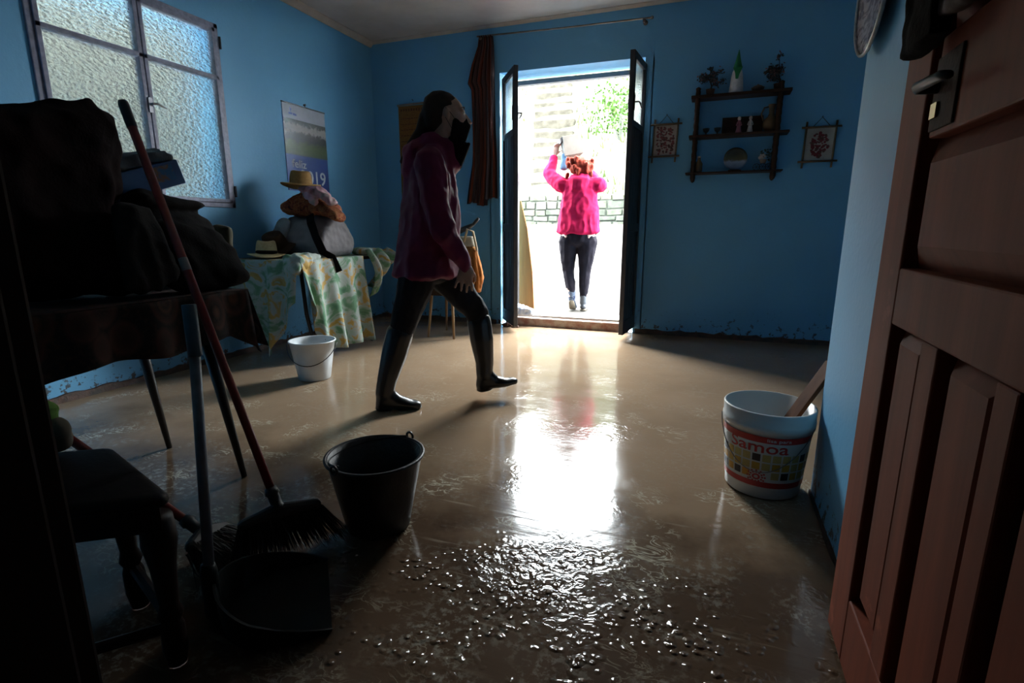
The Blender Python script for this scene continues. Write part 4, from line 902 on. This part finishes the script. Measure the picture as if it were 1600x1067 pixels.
b = B(); box(b, (-.10, -.13, -.045), (.10, .13, .045), Mb); obj('carton', b, pm('box_blue', (.035, .10, .24), .5, .3, 9, col2=(.05, .14, .30)), bx, bevel=.004)
b = B(); box(b, (.1005, .02, -.02), (.102, .10, .035), Mb); obj('picture_print', b, m_pattern('box_print', [(.4, (.05, .16, .32)), (.55, (.25, .14, .07)), (.7, (.10, .22, .35))], 20), bx)
b = B(); box(b, (-.09, -.12, .046), (.09, .125, .068), Mb); box(b, (-.07, -.13, .068), (.085, .118, .088), Mb); obj('folded_towel', fuse(b, .006, 4, folds(.006, (14, 14, 20))), pm('grey_towel', (.13, .145, .155), .95, .2, 20, .4, 150), loc=(-2.06, 1.44, kt + .47), label='folded grey towel on top of the blue box', cat='towel')
b = B(); hull(b, [((-2.06, 1.78, kt + .13), (.07, .05, .07)), ((-2.06, 1.80, kt + .22), (.06, .04, .03))]); hull(b, [((-2.06, 1.72, kt + .14), (.06, .05, .06)), ((-2.06, 1.66, kt + .12), (.05, .05, .05))]); obj('olive_cushion', fuse(b, .01, 4, folds(.006)), pm('olive_cloth', (.05, .045, .02), .9, .3), loc=(-2.06, 1.76, kt + .05), label='olive cushion poking out past the black coats', cat='cushion')

# ------------------------------------------------------------------ brooms, dustpan
REDH = pm('red_broom_plastic', (.28, .030, .022), .35, .15, 20); DKBR = pm('dark_bristle', (.008, .008, .007), .7, .5, 60); PLUG = pm('black_plastic', (.02, .02, .02), .5)
def broom(name, foot, top, wdir, width, label, ring=None, blen=.13):
    foot, top = V(foot), V(top); ax = (top - foot).normalized(); root = empty(name, foot, label, 'broom'); w = V(wdir).normalized(); n = ax.cross(w).normalized()
    L = (top - foot).length
    b = B(); tube(b, [foot + ax * .19, foot + ax * (L - .07)], .0125, 12); obj('handle', b, REDH, root, smooth=True)
    b = B(); tube(b, [foot + ax * (L - .085), foot + ax * (L - .01), top], [.0145, .0145, .012], 12); obj('end_grip', b, PLUG, root, smooth=True)
    if ring: b = B(); tube(b, [foot + ax * ring, foot + ax * (ring + .04)], .0132, 12); obj('grey_sleeve', b, pm('grey_tape', (.30, .29, .30), .5), root, smooth=True)
    b = B(); tube(b, [foot + ax * .15, foot + ax * .165, foot + ax * .17, foot + ax * .20, foot + ax * .205, foot + ax * .225], [.022, .022, .017, .017, .021, .017], 12); obj('socket', b, PLUG, root, smooth=True)
    b = B(); c_ = foot + ax * .135
    hull(b, [(c_ - w * (width / 2 - .02), (.02, .02, .02)), (c_ + w * (width / 2 - .02), (.02, .02, .02)), (c_ + ax * .02, (.02, .02, .02))]); obj('brush_block', b, PLUG, root, smooth=False)
    b = B(); r = random.Random(len(name) + int(width * 1000))
    for k in range(520):
        u_ = r.uniform(-.5, .5); q = c_ + w * (u_ * width) + n * r.uniform(-.022, .022) - ax * .005; e = q - ax * r.uniform(blen * .8, blen) + w * (u_ * .10 + r.gauss(0, .008)) + n * r.gauss(0, .022)
        if e.z < .003: e.z = .003 + r.uniform(0, .004)
        s = V((r.uniform(-1, 1), r.uniform(-1, 1), 0)).normalized() * .0022; mid = (q + e) / 2 + n * r.gauss(0, .006)
        b.faces.new([b.verts.new(x) for x in (q - s, q + s, mid + s, mid - s)]); b.faces.new([b.verts.new(x) for x in (mid - s, mid + s, e)])
    obj('bristles', b, DKBR, root)['kind'] = 'stuff'
broom('broom', (-1.118, 1.115, .0), (-1.70, 1.19, 1.355), (.62, .78, .05), .24, 'tall red handled broom leaning on the heaped table', .93)
broom('broom', (-1.235, 1.035, .0), (-1.95, .80, .615), (.35, -.9, .25), .20, 'red handled broom lying low behind the chair', None)
# dustpan
PANM = pm('dark_green_plastic', (.007, .010, .010), .5, .3, 20, spec=.2); PH = pm('grey_blue_tube', (.17, .19, .22), .4, .25, 30); PG = pm('teal_grip', (.06, .13, .18), .45, .2)
hb = V((-1.095, .845, 0)); dp = empty('long_dustpan', hb, 'dark dustpan with a long grey upright handle', 'dustpan')
fw = V((.75, .66, 0)).normalized(); sd = V((-fw.y, fw.x, 0))
def pan_rim(q):      # q -1..1 from near tip round the back to far tip
    a = q * 2.05
    return hb + fw * (.135 - .15 * math.cos(a)) * 1.0 + sd * (.155 * math.sin(a) + .01 * q) + fw * (.10 * max(0, abs(q) - .55))
n = 40; b = B(); rows = []
for k in range(n + 1):
    q = -1 + 2 * k / n; p = pan_rim(q); hh = .012 + .10 * (1 - abs(q) ** 1.6)
    inn = (hb + fw * .17 - p).normalized() * .004
    rows.append([b.verts.new(x) for x in (p + inn * 3 + V((0, 0, .004)), p + V((0, 0, hh)), p - inn * 1.5 + V((0, 0, hh)), p + inn * 2 + V((0, 0, .004)) - inn)])
for r0, r1 in zip(rows, rows[1:]):
    for k in range(4): b.faces.new((r0[k], r0[(k + 1) % 4], r1[(k + 1) % 4], r1[k]))
b.faces.new(rows[0]); b.faces.new(rows[-1][::-1])
obj('pan_wall', b, PANM, dp, smooth=False)
b = B(); lo = [b.verts.new(r + V((0, 0, .003))) for r in [pan_rim(-1 + 2 * k / n) for k in range(n + 1)]]; hi = [b.verts.new(v_.co + V((0, 0, .004))) for v_ in lo]
b.faces.new(lo); b.faces.new(hi[::-1])
for k in range(n + 1): j = (k + 1) % (n + 1); b.faces.new((lo[k], lo[j], hi[j], hi[k]))
obj('pan_floor', b, PANM, dp)
hp = hb - fw * .028
b = B(); tube(b, [hp + V((0, 0, .02)), hp + V((-.004, .003, .14)), hp + V((-.006, .004, .16))], [.02, .02, .016], 12); obj('socket', b, PANM, dp, smooth=True)
b = B(); tube(b, [hp + V((0, 0, .12)), V((-1.144, .888, .70))], .0125, 12); obj('handle_tube', b, PH, dp, smooth=True)
b = B(); tube(b, [V((-1.1425, .887, .68)), V((-1.149, .892, .803))], .0158, 12); obj('end_grip', b, PG, dp, smooth=True)

# ------------------------------------------------------------------ chair in the left foreground
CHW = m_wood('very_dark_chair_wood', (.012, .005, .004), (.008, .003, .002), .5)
ch = empty('dining_chair', (-1.27, .63, 0), 'dark wooden chair with padded seat beside the door post', 'chair')
seat = [(-.995, .655), (-1.33, .765), (-1.58, .60), (-1.25, .475)]
b = B(); prism(b, seat, lambda x, y: V((x, y, .375)), lambda x, y: V((x, y, .44))); obj('seat_frame', b, CHW, ch, bevel=.008)
b = B(); hull(b, [((x * .97 + -1.29 * .03, y * .97 + .635 * .03, .447), (.022, .022, .016)) for x, y in seat] + [((-1.29, .635, .462), (.12, .08, .012))]); obj('seat_cushion', b, pm('dark_leather', (.008, .005, .005), .6, .3, 20, .15, 80, spec=.15), ch, smooth=True)
for (x, y), (fx, fy) in (((-1.03, .665), (-1.085, .70)), ((-1.335, .775), (-1.35, .80)), ((-1.55, .60), (-1.62, .60)), ((-1.25, .505), (-1.25, .50))):
    b = B(); p0, p1 = V((x, y, .40)), V((fx, fy, -.012)); prof = [(0, .030), (.15, .034), (.3, .025), (.55, .019), (.62, .026), (.66, .019), (.70, .024), (.85, .026), (1, .018)]
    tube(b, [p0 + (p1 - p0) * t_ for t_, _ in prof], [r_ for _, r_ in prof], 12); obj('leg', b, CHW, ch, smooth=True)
b = B(); tube(b, [(-1.08, .695, .10), (-1.25, .502, .10)], .013, 8); obj('stretcher', b, CHW, ch); b = B(); tube(b, [(-1.08, .695, .12), (-1.348, .795, .12)], .013, 8); obj('stretcher', b, CHW, ch)
for x, y in ((-1.56, .605), (-1.29, .49)):
    b = B(); tube(b, [(x, y, .40), (x - .03, y - .01, .70), (x - .07, y - .03, .98)], [.022, .02, .016], 10); obj('back_post', b, CHW, ch, smooth=True)
b = B(); prism(b, [(-1.62, .575), (-1.35, .465), (-1.356, .45), (-1.626, .56)], lambda x, y: V((x, y, .84)), lambda x, y: V((x, y, .97))); obj('backrest', b, CHW, ch, bevel=.008)
b = B(); hull(b, [((-1.40, .705, .50), (.04, .03, .035)), ((-1.37, .70, .53), (.035, .028, .03))]); obj('cream_bundle', fuse(b, .008, 3, folds(.006)), pm('cream_cotton', (.16, .125, .085), .9, .2), loc=(-1.39, .70, .46), label='small cream bundle lying on the dark chair seat', cat='bundle')
b = B(); hull(b, [((-1.42, .70, .57), (.05, .035, .02)), ((-1.375, .695, .575), (.02, .025, .018)), ((-1.40, .695, .545), (.022, .025, .02))]); obj('green_cloth', fuse(b, .006, 2, folds(.006, (20, 20, 20))), pm('bright_green_cloth', (.16, .34, .06), .85, .15), loc=(-1.4, .70, .54), label='bright green cloth on top of the cream bundle', cat='cloth')

# ------------------------------------------------------------------ people
SKIN = pm('skin', (.42, .25, .18), .5, .08, 25); HAIRB = m_pattern('dark_brown_hair', [(.3, (.012, .008, .006)), (.6, (.025, .014, .010)), (.8, (.010, .007, .006))], 30, 'noise', (8, 8, 1), rough=.7, bmp=.3)
BOOT = pm('black_boot_rubber', (.006, .006, .007), .30, .3, 20, .1, 50); EYEW = pm('eye_white', (.6, .58, .55), .3, .05); EYED = pm('eye_dark', (.015, .01, .008), .2)
def rig(P0, ang):
    d = V((math.cos(ang), math.sin(ang), 0)); l = V((-math.sin(ang), math.cos(ang), 0))
    T = lambda p: V(P0) + d * p[0] + l * p[1] + V((0, 0, p[2])); F = Matrix(((d.x, l.x, 0), (d.y, l.y, 0), (0, 0, 1))); return T, F
def limb(b, T, F, pts):
    for (p0, r0), (p1, r1) in zip(pts, pts[1:]):
        hull(b, [(p0, (r0,) * 3 if isinstance(r0, float) else r0), (p1, (r1,) * 3 if isinstance(r1, float) else r1)], T, F)
def head(b, T, F, c, s=1.0):
    """cranium, jaw, nose, brow, ears, neck root at local centre c"""
    u, l, z = c; e = lambda du, dl, dz: (u + du * s, l + dl * s, z + dz * s); k = lambda *r: tuple(x * s for x in r)
    hull(b, [(e(-.012, 0, .015), k(.092, .074, .088)), (e(.03, 0, -.02), k(.062, .062, .07))], T, F)
    hull(b, [(e(.03, 0, -.03), k(.058, .058, .05)), (e(.058, 0, -.098), k(.026, .024, .016)), (e(.0, .036, -.075), k(.022, .016, .02)), (e(.0, -.036, -.075), k(.022, .016, .02))], T, F)
    hull(b, [(e(.086, 0, .002), k(.010, .008, .010)), (e(.112, 0, -.034), k(.011, .012, .009)), (e(.086, 0, -.04), k(.010, .016, .008))], T, F)
    for q in (-1, 1):
        hull(b, [(e(.076, q * .018, .018), k(.010, .014, .007)), (e(.066, q * .042, .016), k(.010, .010, .007))], T, F)
        hull(b, [(e(-.012, q * .080, .0), k(.016, .007, .025)), (e(-.008, q * .077, -.028), k(.010, .006, .013))], T, F)
    hull(b, [(e(.082, .016, -.066), k(.008, .012, .005)), (e(.082, -.016, -.066), k(.008, .012, .005)), (e(.088, 0, -.068), k(.006, .010, .007))], T, F)
def fingers(b, T, F, chains, r=.0088):
    for ch_ in chains:
        n_ = len(ch_) - 1
        limb(b, T, F, [(V(p), r * (1 - .22 * i / n_)) for i, p in enumerate(ch_)])

# ---- woman walking across the room
T1, F1 = rig((-1.40, 2.53, 0), math.radians(30))
body = B(); HC = (.105, 0, 1.545)
head(body, T1, F1, HC, 1.0)
limb(body, T1, F1, [((.035, 0, 1.34), .062), ((.065, 0, 1.44), .052), ((.085, 0, 1.50), .05)])
hull(body, [((.0, 0, 1.26), (.10, .15, .08)), ((.0, 0, 1.0), (.10, .13, .08)), ((-.02, 0, .84), (.11, .15, .08))], T1, F1)
limb(body, T1, F1, [((-.06, -.08, .82), .085), ((-.185, -.07, .44), .045), ((-.285, -.06, .12), .03)]); limb(body, T1, F1, [((.03, .08, .82), .085), ((.25, .07, .51), .045), ((.282, .06, .17), .03)])
limb(body, T1, F1, [((0, -.17, 1.30), .05), ((.05, -.215, .97), .04), ((.160, -.195, .80), .028)]); limb(body, T1, F1, [((0, .17, 1.30), .05), ((-.05, .215, 1.0), .04), ((-.02, .235, .80), .028)])
# near hand, hanging relaxed with the back turned to the viewer
hull(body, [((.160, -.197, .798), (.026, .018, .02)), ((.128, -.200, .728), (.013, .013, .013)), ((.188, -.200, .722), (.013, .013, .013)), ((.192, -.200, .765), (.016, .014, .014))], T1, F1)
fingers(body, T1, F1, [[(.124, -.201, .728), (.113, -.208, .703), (.108, -.200, .684)], [(.145, -.203, .722), (.140, -.212, .692), (.138, -.203, .668)], [(.167, -.203, .719), (.167, -.212, .686), (.166, -.203, .660)], [(.188, -.202, .722), (.193, -.210, .692), (.194, -.202, .668)], [(.198, -.192, .765), (.214, -.184, .738), (.213, -.178, .712)]])
hull(body, [((-.02, .235, .798), (.024, .018, .02)), ((-.045, .238, .728), (.012, .012, .012)), ((.010, .238, .722), (.012, .012, .012))], T1, F1)
fingers(body, T1, F1, [[(-.05, .238, .728), (-.058, .232, .70), (-.056, .226, .682)], [(-.03, .238, .722), (-.034, .232, .69), (-.032, .226, .668)], [(-.01, .238, .72), (-.010, .232, .686), (-.008, .226, .662)], [(.010, .238, .722), (.014, .232, .692), (.016, .226, .668)], [(.012, .232, .765), (.032, .226, .74), (.034, .222, .715)]])
w1 = obj('person', fuse(body, .0062, 2), SKIN, loc=(-1.40, 2.53, 0), label='person in plum jacket, black mask and rubber boots walking across the room', cat='person')
PLUM = pm('plum_jacket_nylon', (.15, .008, .048), .6, .2, 9, .12, 60, spec=.3)
b = B()
hull(b, [((.005, 0, 1.24), (.135, .175, .10)), ((.012, 0, 1.02), (.150, .170, .10)), ((-.02, 0, .88), (.170, .20, .08))], T1, F1)
hull(b, [((-.01, 0, .95), (.158, .18, .08)), ((-.035, 0, .735), (.188, .218, .03))], T1, F1)
hull(b, [((.0, .15, 1.305), (.065, .06, .055)), ((.0, -.15, 1.305), (.065, .06, .055)), ((.035, 0, 1.385), (.075, .075, .035)), ((.02, 0, 1.27), (.12, .13, .07))], T1, F1)
limb(b, T1, F1, [((.0, -.185, 1.295), .078), ((.02, -.215, 1.12), .072), ((.052, -.232, .97), .066), ((.115, -.212, .875), .055), ((.155, -.198, .812), .045)])
limb(b, T1, F1, [((.0, .185, 1.295), .078), ((-.03, .225, 1.0), .064), ((-.02, .235, .82), .046)])
limb(b, T1, F1, [((.155, -.198, .812), .046), ((.158, -.197, .80), .044)])
hull(b, [((-.075, 0, 1.36), (.06, .11, .045)), ((-.10, 0, 1.27), (.05, .10, .055)), ((-.02, 0, 1.41), (.05, .085, .03))], T1, F1)
hull(b, [((.015, 0, 1.435), (.068, .072, .025)), ((.085, 0, 1.40), (.066, .068, .025)), ((.03, 0, 1.33), (.10, .10, .05)), ((.10, 0, 1.30), (.075, .09, .05))], T1, F1)
jk = obj('jacket', fuse(b, .0085, 3, folds(.011, (11, 11, 5), .004, 26)), PLUM, w1)
b = B(); hull(b, [((.14, 0, 1.34), (.03, .06, .05)), ((.12, 0, 1.425), (.03, .055, .02)), ((.175, 0, 1.405), (.022, .045, .02))], T1, F1); hull(b, [((.155, -.01, 1.32), (.02, .04, .045)), ((.205, -.02, 1.405), (.010, .028, .008)), ((.205, .02, 1.40), (.010, .028, .008))], T1, F1)
obj('neck_collar', fuse(b, .006, 2), BLKCLOTH, w1, label='dark raised collar')
JEAN = pm('black_trousers', (.008, .008, .012), .75, .3, 15, .15, 90, spec=.2)
b = B(); hull(b, [((-.03, 0, .84), (.13, .165, .07)), ((-.02, 0, .74), (.125, .165, .06))], T1, F1)
limb(b, T1, F1, [((-.065, -.08, .78), .108), ((-.115, -.078, .62), .088), ((-.180, -.07, .44), .066), ((-.20, -.068, .38), .062)])
limb(b, T1, F1, [((.04, .075, .76), .108), ((.15, .072, .63), .088), ((.245, .07, .505), .068), ((.258, .068, .42), .06)])
obj('trousers', fuse(b, .0085, 3, folds(.006, (14, 14, 7), .002)), JEAN, w1)
def boot(name, pts, heel, mid, ball_, toe, zmin=None):
    b = B(); limb(b, T1, F1, pts)
    hull(b, [(pts[-1][0], (.046, .044, .05)), (heel, (.042, .038, .03)), (mid, (.038, .04, .035))], T1, F1); hull(b, [(mid, (.04, .042, .036)), (heel, (.036, .036, .025)), (ball_, (.04, .045, .028))], T1, F1); hull(b, [(ball_, (.042, .045, .026)), (toe, (.032, .036, .020))], T1, F1)
    return b
b = boot('r', [((-.185, -.07, .425), .074), ((-.215, -.068, .33), .072), ((-.262, -.063, .18), .056), ((-.280, -.06, .10), .052)], (-.292, -.06, .032), (-.215, -.06, .05), (-.155, -.06, .030), (-.115, -.06, .026))
for s_ in ((-.300, -.06, .012), ): hull(b, [((-.300, -.06, .014), (.038, .036, .016)), ((-.262, -.06, .014), (.03, .036, .016))], T1, F1)
hull(b, [((-.20, -.06, .008), (.03, .04, .008)), ((-.115, -.06, .010), (.036, .038, .010))], T1, F1)
obj('boot', fuse(b, .007, 3, None, zmin=.001), BOOT, w1)
b = boot('l', [((.256, .069, .455), .072), ((.268, .066, .36), .070), ((.284, .062, .22), .054), ((.283, .06, .145), .050)], (.272, .06, .078), (.345, .06, .098), (.405, .06, .090), (.450, .06, .098))
hull(b, [((.268, .06, .052), (.036, .034, .014)), ((.30, .06, .058), (.03, .034, .014))], T1, F1)
hull(b, [((.36, .06, .072), (.03, .038, .008)), ((.445, .06, .084), (.034, .034, .008))], T1, F1)
obj('boot', fuse(b, .007, 3), BOOT, w1)
b = B(); hull(b, [((.068, 0, 1.585), (.094, .080, .078)), ((.028, 0, 1.55), (.062, .081, .06)), ((.02, 0, 1.50), (.05, .066, .05))], T1, F1); hull(b, [((.0, 0, 1.545), (.035, .045, .045)), ((.03, 0, 1.56), (.05, .06, .06))], T1, F1)
limb(b, T1, F1, [((-.012, 0, 1.535), .032), ((-.035, -.01, 1.46), .03), ((-.085, -.02, 1.385), .03), ((-.135, -.03, 1.31), .014)])
# keep the face free of hair
hr = fuse(b, .006, 2)
obj('hair', hr, HAIRB, w1)
b = B(); hull(b, [((.185, 0, 1.525), (.022, .018, .016)), ((.205, 0, 1.495), (.016, .014, .014)), ((.172, 0, 1.43), (.026, .028, .018)), ((.135, .056, 1.50), (.014, .012, .025)), ((.135, -.056, 1.50), (.014, .012, .025)), ((.125, .045, 1.445), (.014, .012, .02)), ((.125, -.045, 1.445), (.014, .012, .02))], T1, F1)
mk = obj('face_mask', fuse(b, .005, 3), pm('black_mask_fabric', (.006, .006, .007), .9, .2, spec=.1), w1, label='black cloth face mask')
for q in (-1, 1):
    b = B(); tube(b, [T1(p) for p in ((.135, q * .066, 1.515), (.11, q * .078, 1.545), (.088, q * .084, 1.565))], .0013, 6); tube(b, [T1(p) for p in ((.128, q * .060, 1.455), (.105, q * .074, 1.49), (.086, q * .083, 1.52))], .0013, 6); obj('ear_loop', b, BLKCLOTH, mk)
    b = B(); ball(b, T1((.172, q * .032, 1.556)), (.011, .011, .009)); ey = obj('eye', b, EYEW, w1, smooth=True)
    b = B(); ball(b, T1((.179, q * .032, 1.555)), (.0062, .0062, .0062)); obj('iris', b, EYED, ey, smooth=True)
    b = B(); tube(b, [T1(p) for p in ((.186, q * .014, 1.574), (.184, q * .032, 1.579), (.168, q * .050, 1.573))], [.003, .0035, .002], 6); obj('eyebrow', b, HAIRB, w1)

# ---- woman in pink outside, seen from behind
GZ = .10
T2, F2 = rig((-1.335, 5.62, GZ), math.radians(97))      # +u walks away from the doorway, +l is her left
body = B(); head(body, T2, F2, (.05, .0, 1.505), .95)
limb(body, T2, F2, [((.0, 0, 1.30), .06), ((.02, 0, 1.42), .052)])
hull(body, [((.0, 0, 1.22), (.10, .16, .08)), ((.0, 0, .98), (.10, .14, .08)), ((0, 0, .80), (.12, .17, .08))], T2, F2)
limb(body, T2, F2, [((-.01, .09, .78), .10), ((.01, .10, .44), .055), ((-.06, .05, .16), .042)]); limb(body, T2, F2, [((-.01, -.09, .78), .10), ((.0, -.08, .42), .055), ((-.02, -.075, .12), .042)])
limb(body, T2, F2, [((0, .19, 1.33), .05), ((.10, .34, 1.44), .04), ((.16, .30, 1.63), .026)]); limb(body, T2, F2, [((0, -.19, 1.33), .05), ((.17, -.20, 1.32), .04), ((.27, -.03, 1.50), .026)])
for (hw, hp_, sp, sg) in (((.16, .30, 1.63), (.165, .285, 1.71), V((.6, -.8, 0)).normalized(), 1), ((.27, -.03, 1.50), (.26, .03, 1.56), V((.3, .3, -.9)).normalized(), -1)):
    w_, p_ = V(hw), V(hp_); hull(body, [(w_, (.024, .02, .02)), (p_ - sp * .028, (.013, .013, .013)), (p_ + sp * .028, (.013, .013, .013))], T2, F2)
    up = (p_ - w_).normalized(); cu = V((0, -sg, 0)) * .02
    fingers(body, T2, F2, [[p_ + sp * (-.03 + .02 * k), p_ + sp * (-.03 + .02 * k) + up * (.030 + .004 * (k in (1, 2))), p_ + sp * (-.03 + .02 * k) + up * (.052 + .006 * (k in (1, 2))) + cu] for k in range(4)] + [[w_ + sp * .02 + up * .02, w_ + sp * .045 + up * .045, w_ + sp * .05 + up * .07 + cu]])
w2 = obj('person', fuse(body, .0068, 2), SKIN, loc=(-1.335, 5.62, GZ), label='person in bright pink jacket walking away outside with raised arms', cat='person')
PNK = pm('bright_pink_nylon', (.27, .008, .036), .75, .12, 8, .1, 60, spec=.1)
b = B(); hull(b, [((.0, 0, 1.24), (.125, .185, .09)), ((0, 0, 1.0), (.135, .205, .09)), ((-.005, 0, .84), (.15, .235, .05))], T2, F2)
hull(b, [((0, .16, 1.33), (.065, .06, .055)), ((0, -.16, 1.33), (.065, .06, .055)), ((.01, 0, 1.38), (.07, .08, .04)), ((0, 0, 1.24), (.11, .15, .07))], T2, F2)
limb(b, T2, F2, [((0, .19, 1.325), .082), ((.06, .28, 1.385), .074), ((.11, .345, 1.455), .066), ((.155, .315, 1.57), .052), ((.16, .305, 1.61), .045)])
limb(b, T2, F2, [((0, -.19, 1.325), .082), ((.09, -.215, 1.32), .072), ((.18, -.205, 1.33), .064), ((.24, -.11, 1.43), .052), ((.262, -.055, 1.48), .045)])
hull(b, [((-.09, 0, 1.37), (.05, .11, .035)), ((-.105, 0, 1.29), (.045, .09, .05)), ((-.03, 0, 1.41), (.06, .10, .03))], T2, F2)
obj('jacket', fuse(b, .009, 3, folds(.012, (12, 12, 6), .004, 26)), PNK, w2)
LEG = pm('charcoal_leggings', (.012, .010, .013), .75, .25, 12, .1, 80, spec=.12)
b = B(); hull(b, [((0, 0, .82), (.125, .19, .06)), ((-.005, 0, .74), (.125, .195, .06))], T2, F2)
limb(b, T2, F2, [((-.01, .10, .74), .108), ((.0, .105, .58), .088), ((.01, .10, .43), .064), ((-.03, .07, .28), .058), ((-.055, .05, .20), .042)])
limb(b, T2, F2, [((-.01, -.10, .74), .108), ((.0, -.09, .58), .088), ((.0, -.08, .42), .064), ((-.01, -.077, .28), .058), ((-.02, -.075, .15), .042)])
obj('leggings', fuse(b, .008, 3, folds(.005, (14, 14, 8), .002)), LEG, w2)
SHOE = m_pattern('blue_white_shoe', [(.35, (.02, .03, .06)), (.5, (.09, .10, .12)), (.65, (.012, .016, .04))], 28); SOLE = pm('tan_sole', (.14, .11, .08), .8)
b = B(); limb(b, T2, F2, [((-.055, .052, .20), .044), ((-.065, .045, .13), .040)]); hull(b, [((-.07, .045, .115), (.034, .034, .035)), ((-.01, .04, .06), (.035, .04, .03))], T2, F2); hull(b, [((-.01, .04, .055), (.038, .042, .03)), ((.07, .035, .025), (.04, .036, .022))], T2, F2)
s1 = obj('shoe', fuse(b, .007, 2, None, zmin=GZ + .004), SHOE, w2); b = B(); hull(b, [((-.095, .045, .095), (.012, .032, .03)), ((-.04, .042, .03), (.012, .036, .02)), ((.0, .04, .010), (.02, .036, .008))], T2, F2); obj('sole', b, SOLE, s1, smooth=True)
b = B(); limb(b, T2, F2, [((-.02, -.075, .16), .044), ((-.025, -.075, .09), .042)]); hull(b, [((-.04, -.075, .045), (.034, .036, .035)), ((.05, -.078, .05), (.035, .04, .035))], T2, F2); hull(b, [((.05, -.078, .045), (.038, .042, .032)), ((.14, -.08, .03), (.036, .036, .022))], T2, F2)
s2 = obj('shoe', fuse(b, .007, 2, None, zmin=GZ + .012), pm('dark_grey_shoe', (.04, .04, .045), .6, .3), w2); b = B(); hull(b, [((-.045, -.075, .010), (.032, .036, .009)), ((.14, -.08, .010), (.034, .036, .009))], T2, F2); obj('sole', b, SOLE, s2, smooth=True)
REDHAIR = m_pattern('copper_red_hair', [(.3, (.11, .012, .008)), (.5, (.16, .026, .014)), (.7, (.07, .007, .005))], 26, 'noise', (6, 6, 1), rough=.5, bmp=.4)
b = B(); hull(b, [((.015, 0, 1.515), (.112, .120, .098)), ((-.02, 0, 1.47), (.07, .11, .05))], T2, F2)
for k in range(14):
    a = random.uniform(1.2, 5.1); z = random.uniform(1.43, 1.60); rr = .105 + random.uniform(-.01, .02); p = (.02 + rr * math.cos(a), rr * 1.05 * math.sin(a), z); hull(b, [(p, (.028, .028, .028)), ((p[0] * .98, p[1] * 1.08, z - .035), (.014, .014, .02))], T2, F2, 1)
obj('hair', fuse(b, .007, 2, folds(.006, (30, 30, 10))), REDHAIR, w2)
for q in (-1, 1):
    b = B(); ball(b, T2((.112, q * .030, 1.515)), (.011, .011, .009)); ey = obj('eye', b, EYEW, w2, smooth=True); b = B(); ball(b, T2((.119, q * .030, 1.515)), .006); obj('iris', b, EYED, ey, smooth=True)
# what she carries, and the things outside the door
cb = empty('cardboard_box', T2((.19, .13, 1.63)), 'pale cardboard box held up by the person in pink', 'box'); Mc = Matrix.Translation(T2((.20, .125, 1.735))) @ Matrix.Rotation(-.20, 4, 'Y') @ Matrix.Rotation(.5, 4, 'Z')
CARD = pm('pale_cardboard', (.13, .105, .085), .85, .1)
b = B(); box(b, (-.10, -.08, -.10), (.10, .08, .10), Mc); obj('carton', b, CARD, cb, bevel=.003)
b = B(); prism(b, [(-.10, .10), (-.10, .06), (-.125, .04), (-.13, .085)], lambda x, z: Mc @ V((x, -.07, z)), lambda x, z: Mc @ V((x, .06, z))); obj('flap', b, pm('dark_flap', (.05, .035, .03), .8), cb)
b = B(); hull(b, [((.11, .185, 1.50), (.02, .045, .02)), ((.12, .175, 1.60), (.015, .03, .02)), ((.12, .20, 1.65), (.012, .02, .012))], T2, F2); obj('blue_bag', fuse(b, .006, 3, folds(.006)), pm('light_blue_plastic', (.07, .11, .16), .4, .2), loc=T2((.11, .185, 1.48)), label='light blue plastic bag under the raised arm outside', cat='bag')
PLK = m_wood('orange_pine', (.24, .105, .035), (.18, .075, .025), .6)
def plank(x0, x1, y, lean, h_, label, dx=0):
    b = B(); w = x1 - x0; pl_ = [(x0, 0), (x1, 0), (x1 - .01, h_ * .35), (x1 - w * .35, h_ * .75), (x0 + w * .25, h_), (x0 + w * .02, h_ * .96)]
    prism(b, pl_, lambda x, z: V((x + dx * z, y + lean * z, GZ + .004 + z)), lambda x, z: V((x + dx * z, y + lean * z + .022, GZ + .004 + z)))
    obj('curved_plank', b, PLK, loc=(x0, y, GZ), label=label, cat='plank', group='curved planks outside the door', bevel=.003)
plank(-1.935, -1.775, 5.46, -.035, 1.16, 'curved orange pine plank leaning just outside the left jamb', -.02)
plank(-1.97, -1.83, 5.50, -.035, 1.02, 'shorter orange pine plank standing behind the curved one', -.02)
b = B(); hull(b, [((-1.76, 5.00, .165), (.075, .06, .06)), ((-1.67, 4.985, .15), (.06, .05, .045))]); hull(b, [((-1.79, 5.0, .20), (.03, .03, .03)), ((-1.74, 5.0, .16), (.05, .05, .05))])
obj('plastic_bundle', fuse(b, .008, 3, folds(.012, (22, 22, 22)), zmin=.09), pm('white_plastic_bag', (.60, .64, .70), .35, .2, 20, col2=(.45, .52, .66)), loc=(-1.72, 5.0, .09), label='white plastic bundle lying on the threshold at the left', cat='bundle')

# lumps of reddish mud by the door foot
for i, (x, y, r_) in enumerate(((-1.90, 4.93, .05), (-1.80, 4.90, .035))):
    b = B(); hull(b, [((x, y, r_ * .3), (r_, r_ * .7, r_ * .5)), ((x + r_ * .8, y + .01, r_ * .3), (r_ * .7, r_ * .6, r_ * .4))]); obj('mud_clod', fuse(b, .007, 1, folds(.010, (40, 40, 40)), zmin=.001), pm('red_clay_clod', (.16, .07, .045), .7, .4, 30), loc=(x, y, 0), label=('larger reddish mud clod at the foot of the left door leaf', 'smaller reddish mud clod just right of the larger one')[i], cat='mud clod', group='mud clods by the doorway')

# rough outdoor and cloth surfaces have next to no gloss
for m_ in [BANK, GROUND, STEPS, GRASS, LEAF, PNK, LEG, REDHAIR, PLK, SHOE, SOLE, CARD] + STN:
    m_.node_tree.nodes['Principled BSDF'].inputs['Specular IOR Level'].default_value = .02
